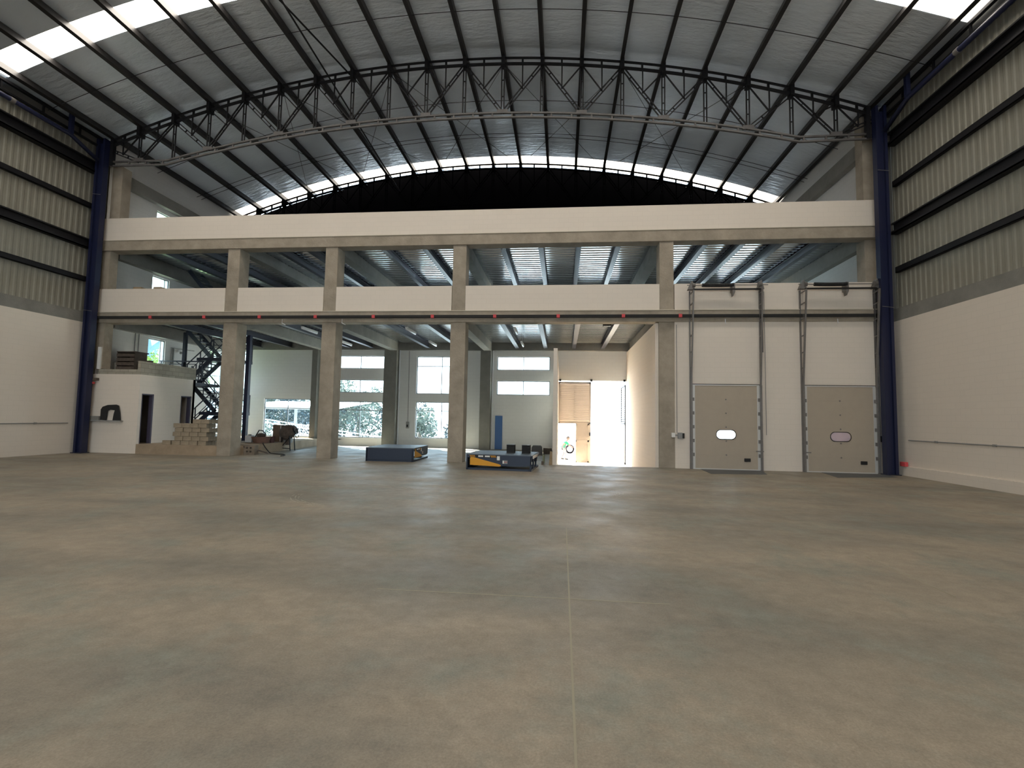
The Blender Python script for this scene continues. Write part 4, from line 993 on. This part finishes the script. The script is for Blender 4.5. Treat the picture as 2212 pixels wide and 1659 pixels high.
# ------------------------------------------------------------------ dock levellers
def stripes(parent, x0, x1, z, y, dx=1, h=.07):
    m = MB(); n = 4; w = (x1-x0)/n
    for i in range(n):
        a = x0+i*w
        m.prism([(a, y, z), (a+w*.5, y, z), (a+w*.5-.04, y, z+h), (a-.04, y, z+h)], (0, -.003, 0))
    return m.build('hazard_stripe', YELLOW, parent)
def leveller(label, loc, rz, pads=False):
    # local: x = length side shown with the yellow wedge, y = width
    root = empty('dock_leveller', label, 'dock leveller', loc, rz)
    L, Wd, H = 2.35, 2.0, .56
    MB().box(0, L, 0, Wd, H-.03, H).build('deck_plate', TREAD, root)
    m = MB(); m.box(0, L, 0, .08, 0, .07); m.box(0, L, Wd-.08, Wd, 0, .07); m.box(0, .08, 0, Wd, 0, .07); m.box(L-.12, L, 0, Wd, 0, .06)
    m.box(0, .05, 0, .08, 0, H-.03); m.box(0, .05, Wd-.08, Wd, 0, H-.03)
    m.build('base_frame', LEVEL, root)
    MB().box(0, .04, .02, Wd-.02, .05, H-.03).build('rear_plate', LEVEL, root)
    for y, s in ((.0, -1), (Wd-.02, 1)):
        m = MB(); m.prism([(.05, y, .44), (.05, y, H-.03), (L-.03, y, H-.03), (L-.06, y, .20), (L-.28, y, .16), (1.28, y, .16), (1.1, y, .22)][::-1], (0, .02, 0))
        m.build('side_skirt', LEVEL, root)
        yy = y-.006 if s < 0 else y+.02
        m = MB(); m.prism([(.14, yy, .17), (.14, yy, .42), (.2, yy, .46), (1.2, yy, .22), (1.26, yy, .19), (1.26, yy, .16), (1.2, yy, .14)][::-1], (0, .006, 0)); 
        m.build('yellow_guard', YELLOW, root, label and None)
        st = MB(); st.box(.12, 1.15, yy-.0015, yy+.001, .445, .525); lab = st.build('warning_strip', BLACK, root)
        stripes(lab, .16, .36, .45, yy-.0015 if s < 0 else yy+.0045); stripes(lab, .92, 1.12, .45, yy-.0015 if s < 0 else yy+.0045)
        q = MB()
        for a, b in ((.44, .62), (.68, .86)): q.box(a, b, yy-.004, yy+.004, .46, .51)
        q.build('white_text_field', WHITEP, lab)
        MB().box(1.12, 1.22, yy-.003, yy+.005, .36, .5).build('data_label', WHITEP, root)
        lb = MB().box(1.32, 1.5, yy-.003, yy+.005, .24, .36).build('warning_label', GREYP, root)
        MB().box(1.33, 1.37, yy-.005, yy+.007, .25, .35).build('white_field', WHITEP, lb); MB().box(1.38, 1.49, yy-.005, yy+.007, .29, .305).build('red_field', RED, lb)
    for y in (.5, Wd/2, Wd-.5): MB().box(.05, L-.1, y-.03, y+.03, H-.14, H-.03).build('rib', LEVEL, root)
    m = MB(); m.box(L, L+.04, .05, Wd-.05, .43, H-.02); m.build('lip', LEVEL, root)
    for y in (.3, Wd/2, Wd-.3): MB().box(L-.1, L-.04, y-.03, y+.03, .04, H-.03).build('lip_post', LEVEL, root)
    MB().box(1.1, 1.3, Wd/2-.1, Wd/2+.1, .03, .4).build('lift_cylinder', BLACK, root)
    return root
# left leveller: rear plate faces the camera, wedge side faces right
a = leveller('navy dock leveller with its plain end towards us, left of the third pillar', (-5.98, -.4, 0), PI/2+.02)
# second leveller
b = leveller('navy dock leveller with yellow wedge guard and two black pads, right of the third pillar', (-3.38, -2.62, 0), -.075)
pad = empty('rubber_bumper', 'black ribbed rubber bumper on the right dock leveller, left one', 'bumper', (-1.88, -1.6, .561), -.075, 'rubber bumpers on the leveller')
m = MB()
for i in range(5): m.box(-.15, .15, -.13, .13, i*.06, i*.06+.055)
m.build('bumper_body', BLACK, pad, bevel=.006); MB().box(-.16, .16, -.14, .14, .30, .31).build('steel_cap', GALV, pad)
dup(pad, (-1.30, -1.72, .561), 'black ribbed rubber bumper on the right dock leveller, right one')

# things by the bay wall
root = empty('grey_case', 'low grey case against the back wall right of the leveller', 'case', (-1.25, 5.2, 0))
m = MB(); m.prism([(-.28, 0, 0), (.3, 0, 0), (.26, 0, .42), (.2, 0, .48), (-.2, 0, .48), (-.26, 0, .4)], (0, .3, 0)); m.build('case_body', pm('case_grey', (.12, .115, .11), .8), root, bevel=.015)
tag(MB().box(-.95, -.5, 6.0, 6.1, 0, .32).build('board', DWOOD), 'brown board leaning by the back wall, left of the bay partition', 'board')
root = empty('spray_can', 'grey green canister standing on the floor left of the bay partition', 'canister', (-.72, .25, 0))
MB().cyl((0, 0, 0), .055, .39, 'z', 14).build('can_body', pm('sage_can', (.22, .24, .17), .7), root, smooth=False); MB().cyl((0, 0, .39), .03, .05, 'z', 10).build('nozzle', BLACK, root)
root = empty('paint_tin', 'small dark tin in front of the grey green canister', 'tin', (-.76, .0, 0))
MB().cyl((0, 0, 0), .05, .14, 'z', 14).build('tin_body', pm('tin_brown', (.14, .12, .1), .7), root); MB().cyl((.08, .0, 0), .03, .07, 'z', 10).build('tin_cap', GREYP, root)
tag(MB().prism([(-.5, .0, 0), (-.36, .0, 0), (-.37, .0, .52), (-.46, .0, .54)], (0, .18, 0)).build('timber_offcut', WOOD), 'upright timber offcut at the foot of the bay partition end', 'timber')
tag(MB().box(-3.93, -3.5, YB-.08, YB-.01, 0.0, 1.98).build('blue_board', BLUEB, bevel=.01), 'tall blue board leaning on the back wall beside the back pillar', 'board')

# ------------------------------------------------------------------ outside
gm = MB().box(-160, 120, YB+.2, 200, -1.1, -.75).box(-160, ML-.3, YR-30, YB+.2, -1.1, -.75)
struct('ground_outside', gm, GROUND, 'sunlit pale yard outside the building', 'ground')
struct('ground_rear', MB().box(-60, 60, YR-80, YR, -1.1, -.05), GROUND, 'pale yard behind the rear end of the hall', 'ground')
struct('ground_grass', MB().box(-160, -27, -20, 30, -1.0, -.6), GRASS, 'green verge beyond the yard', 'grass')
def tree(x, y, h, r, label, mat, n=2400, seed=0, z0=-.75, flat=1.0, leaf=.32, group='trees outside the windows'):
    rnd = random.Random(seed); root = empty('broadleaf_tree', label, 'tree', (x, y, z0), group=group)
    MB().tube([(0, 0, 0), (.1, 0, h*.3), (0, .1, h*.6)], [.22, .16, .08], 8).build('trunk', BARK, root)
    m = MB(); cl = [(Vector((rnd.gauss(0, r*.5), rnd.gauss(0, r*.5), h*.6+rnd.uniform(-.45, .42)*h*flat*.9)), r*rnd.uniform(.3, .55)) for _ in range(16)]
    for i in range(n):
        c, cr_ = cl[i % 16]; d = Vector((rnd.gauss(0, 1), rnd.gauss(0, 1), rnd.gauss(0, 1))).normalized()*cr_*rnd.uniform(.6, 1.05)
        p = c+d
        if p.z < .1: p.z = .1
        u = Vector((rnd.gauss(0, 1), rnd.gauss(0, 1), rnd.gauss(0, 1))).normalized(); v = u.orthogonal().normalized(); s = leaf*rnd.uniform(.6, 1.2)
        k = len(m.v); m.v += [tuple(p-u*s*.5), tuple(p+v*s*.25), tuple(p+u*s*.5), tuple(p-v*s*.25)]; m.f.append((k, k+1, k+2, k+3))
    m.build('foliage', mat, root)
tree(-18.9, 24.5, 4.8, 2.4, 'green tree, paled for glare, filling the left half of the lowest window in the stack', LEAF, seed=1)
tree(-15.4, 27, 4.2, 2.3, 'tree, blued for glare, filling the right half of the lowest window in the stack', LEAFB, seed=2)
tree(-21.6, 26, 5.8, 2.2, 'tall tree whose crown shows in the middle narrow window', LEAF, seed=3)
tree(-12.9, 24, 3.1, 1.5, 'small tree at the left of the lower window by the third pillar', LEAF, seed=4, n=1800)
tree(-9.6, 27, 2.2, 1.5, 'low bush at the foot of the lower window by the third pillar', LEAFB, seed=41, n=1200)
tree(-30, 31, 5.2, 3.4, 'dense dark tree at the left of the wide low window', LEAFB, seed=5, n=3000)
tree(-26, 30, 5.0, 3.2, 'dense dark tree in the middle of the wide low window', LEAFB, seed=6, n=3000)
tree(-22.5, 29.5, 4.6, 2.6, 'dense dark tree at the right of the wide low window', LEAFB, seed=7, n=2600)
tree(-27.2, 20.5, 2.0, 1.6, 'bush, paled for glare, low at the left of the wide low window', LEAF, seed=8, n=1500)
tree(-33, 17, 8.2, 3.0, 'yellow green tree seen through the side window above the block room', LEAFY, seed=9, n=3000)
tree(-38, 24, 9.0, 3.5, 'second yellow green tree behind the first in the side window', LEAFY, seed=10, n=2600)
m = MB(); N = 16
for i in range(N+1):
    x = -170+i*5; m.v += [(x, 120-abs(x+60)*.3, -1), (x, 120-abs(x+60)*.3+30, 26+6*math.sin(i*.5)+3*math.sin(i*1.3)+max(0, -x-60)*.10), (x, 200, -1)]
for i in range(N):
    a = 3*i; m.f += [(a, a+3, a+4, a+1), (a+1, a+4, a+5, a+2)]
struct('hill_far', m, HILLM, 'wooded hill, coloured blue for haze, far outside the side windows', 'hill', smooth=True)
# railing on ramp
root = empty('ramp_railing', 'white sloping ramp railing outside the wide low window', 'railing', (-25.3, 20, 0))
def rz_(x): return 1.41 - (x)*(1.41-.19)/9.46
for dz in (0, -.26): MB().bar((-3, 0, rz_(-3)+dz), (14, 0, rz_(14)+dz), .07, .07).build('rail', RAILW, root)
for i in range(9): x = -2.5+i*1.9; MB().bar((x, 0, rz_(x)), (x, 0, rz_(x)-.9), .06, .06).build('post', RAILW, root)
root = empty('yard_canopy', 'white corrugated canopy outside the wide low window', 'canopy', (-19.5, 14, 0))
m = MB(); i = 0
for j in range(30):
    y = -1.2+j*.2; z = 2.28+j*.02+(.04 if j % 2 else 0); m.v += [(-4, y, z), (4.2, y, z)]
for j in range(29): m.f.append((2*j, 2*j+1, 2*j+3, 2*j+2))
m.build('canopy_sheet', RAILW, root); MB().box(-4, 4.2, -1.25, -1.2, 2.2, 2.42).build('canopy_fascia', FRAME, root)
MB().bar((.38, 0, -.75), (.38, 0, 2.3), .16, .16).build('canopy_post', FRAME, root)
# car
root = empty('parked_car', 'white car parked in the yard outside the gateway', 'car', (-.72, 18.9, -.75))
body = [(-2.1, .35), (-2.15, .75), (-1.9, .95), (-1.2, 1.05), (-.6, 1.5), (.9, 1.55), (1.6, 1.1), (2.1, 1.0), (2.2, .5), (2.1, .3), (1.75, .3)]
arch = lambda cx_: [(cx_+.42*math.cos(a), .36+.42*math.sin(a)) for a in [PI*k/8 for k in range(9)]]
outline = body + arch(1.35) + arch(-1.28)
m = MB(); m.prism([(a, -.85, b) for a, b in outline], (0, 1.7, 0)); m.build('car_body', CARW, root, bevel=.03)
MB().prism([(-1.0, -.86, 1.08), (-.52, -.86, 1.44), (.1, -.86, 1.46), (.1, -.86, 1.08)], (0, -.01, 0)).prism([(.2, -.86, 1.08), (.2, -.86, 1.46), (.85, -.86, 1.48), (1.35, -.86, 1.1)], (0, -.01, 0)).build('side_window', CARG, root)
for cx_ in (-1.28, 1.35):
    w = MB().cyl((cx_, -.88, .34), .34, .2, 'y', 28).build('wheel', TYRE, root)
    h = MB().cyl((cx_, -.90, .34), .22, .03, 'y', 24); h.build('wheel_rim', ALU, w)
    q = MB()
    for k in range(8):
        a = 2*PI*k/8; q.cyl((cx_+.15*math.cos(a), -.91, .34+.15*math.sin(a)), .028, .012, 'y', 8)
    q.build('rim_hole', TYRE, w)
# bending person by the car
def person():
    root = empty('person', 'person in a green shirt and grey trousers bending forward beside the white car', 'person', (.12, 12.3, -.75), 0)
    J = {'pel': (0, 0, .80), 'wai': (.03, -.02, .92), 'che': (.14, -.06, 1.10), 'neck': (.22, -.10, 1.22), 'hd': (.26, -.12, 1.30),
         'hl': (-.02, .09, .78), 'kl': (.06, .12, .44), 'al': (-.12, .12, .08), 'tl': (.02, .12, .03), 'hr': (.02, -.09, .78), 'kr': (.16, -.12, .44), 'ar': (.12, -.14, .08), 'tr': (.28, -.15, .03),
         'sl': (.16, .12, 1.14), 'el': (.34, .16, .98), 'wl': (.50, .08, .86), 'sr': (.16, -.24, 1.12), 'er': (.34, -.26, .94), 'wr': (.50, -.16, .84)}
    def skin(name, chain, rad, mat, parent=root, rootv=0, sub=1):
        names = []; [names.append(a) for e in chain for a in e if a not in names]
        me = bpy.data.meshes.new(name); me.from_pydata([J[n] if isinstance(n, str) else n for n in names], [(names.index(a), names.index(b)) for a, b in chain], [])
        o = bpy.data.objects.new(name, me); COL.objects.link(o); o.parent = parent; me.materials.append(mat)
        md = o.modifiers.new('skin', 'SKIN'); md.use_smooth_shade = True
        for i, n in enumerate(names):
            r = rad[n] if isinstance(rad, dict) else rad; me.skin_vertices[0].data[i].radius = (r, r); me.skin_vertices[0].data[i].use_root = (i == rootv)
        if sub: s = o.modifiers.new('s', 'SUBSURF'); s.levels = sub; s.render_levels = sub
        return o
    R = dict(pel=.14, wai=.135, che=.15, neck=.055, hd=.06, hl=.095, hr=.095, kl=.06, kr=.06, al=.042, ar=.042, tl=.035, tr=.035, sl=.065, sr=.065, el=.042, er=.042, wl=.027, wr=.027)
    body = skin('body', [('pel', 'wai'), ('wai', 'che'), ('che', 'neck'), ('neck', 'hd'), ('pel', 'hl'), ('hl', 'kl'), ('kl', 'al'), ('al', 'tl'), ('pel', 'hr'), ('hr', 'kr'), ('kr', 'ar'), ('ar', 'tr'), ('che', 'sl'), ('sl', 'el'), ('el', 'wl'), ('che', 'sr'), ('sr', 'er'), ('er', 'wr')], R, SKIN)
    R2 = {k: v+.02 for k, v in R.items()}
    skin('shirt', [('wai', 'che'), ('che', 'sl'), ('sl', 'el'), ('che', 'sr'), ('sr', 'er'), ('wai', 'pel')], R2, GREENS)
    skin('trousers', [('pel', 'hl'), ('hl', 'kl'), ('kl', 'al'), ('pel', 'hr'), ('hr', 'kr'), ('kr', 'ar')], R2, JEANS)
    hd = MB().sphere((.31, -.13, 1.38), .105, 18, 12, (1.0, .85, 1.15)).build('head', SKIN, root, smooth=True)
    MB().tube([(.40, -.14, 1.37), (.43, -.145, 1.35)], [.018, .012], 8).build('nose', SKIN, hd)
    MB().sphere((.29, -.13, 1.41), .112, 18, 10, (1.0, .88, 1.05)).build('hair', HAIRM, hd, smooth=True)
    for s in (-1, 1): MB().sphere((.405, -.14+s*.035, 1.40), .012, 8, 6).build('eye', WHITEP, hd)
    MB().box(.40, .408, -.165, -.115, 1.325, 1.332).build('mouth', RED, hd)
    for n, s in (('wl', 1), ('wr', -1)):
        wv = Vector(J[n]); h = MB(); c = wv+Vector((.05, 0, -.03))
        h.tube([wv, c, c+Vector((.03, 0, -.02))], [.026, .034, .03], 8)
        for k in range(4):
            y = (k-1.5)*.018; L = (.06, .07, .065, .05)[k]
            h.tube([c+Vector((.03, y, -.02)), c+Vector((.03+L*.6, y, -.03)), c+Vector((.03+L, y, -.055))], [.009, .008, .006], 6)
        h.tube([c+Vector((0, -s*.03, 0)), c+Vector((.03, -s*.055, -.03))], [.011, .008], 6)
        h.build('hand', SKIN, root, smooth=True)
    for n in ('l', 'r'):
        t = Vector(J['t'+n]); a_ = Vector(J['a'+n]); MB().tube([a_+Vector((-.03, 0, -.03)), t, t+Vector((.05, 0, 0))], [.05, .045, .03], 8).build('shoe', BLACK, root, smooth=True)
person()

# pale scuff marks on the floor
SC = pm('scuff', (0.40, 0.37, 0.31), .6)
def scuff(cx, cy, r, a0, a1, label):
    m = MB(); n = 26
    for q in (0, .07, .16):
        P_ = [(cx+(r+q)*math.cos(a0+(a1-a0)*i/n)*1.0, cy+(r+q)*math.sin(a0+(a1-a0)*i/n), .0012) for i in range(n+1)]
        for i in range(n):
            if random.random() < .6: m.bar(P_[i]if random.random() < .5 else (P_[i][0], P_[i][1]+.03, .0012), P_[i+1], random.uniform(.006, .018), .002)
    tag(m.build('scuff_mark', SC), label, 'scuff mark', 'pale scuff marks on the floor', 'stuff')
scuff(-5.0, -8.9, 1.5, .4, 2.6, 'pale curved scuff on the floor in front of the left dock leveller, far arc')
scuff(-4.6, -8.9, 1.4, 3.3, 4.6, 'pale curved scuff on the floor in front of the left dock leveller, near arc')
scuff(.4, -7.3, 1.0, -1.2, .9, 'pale curved scuff on the floor in front of the gateway')
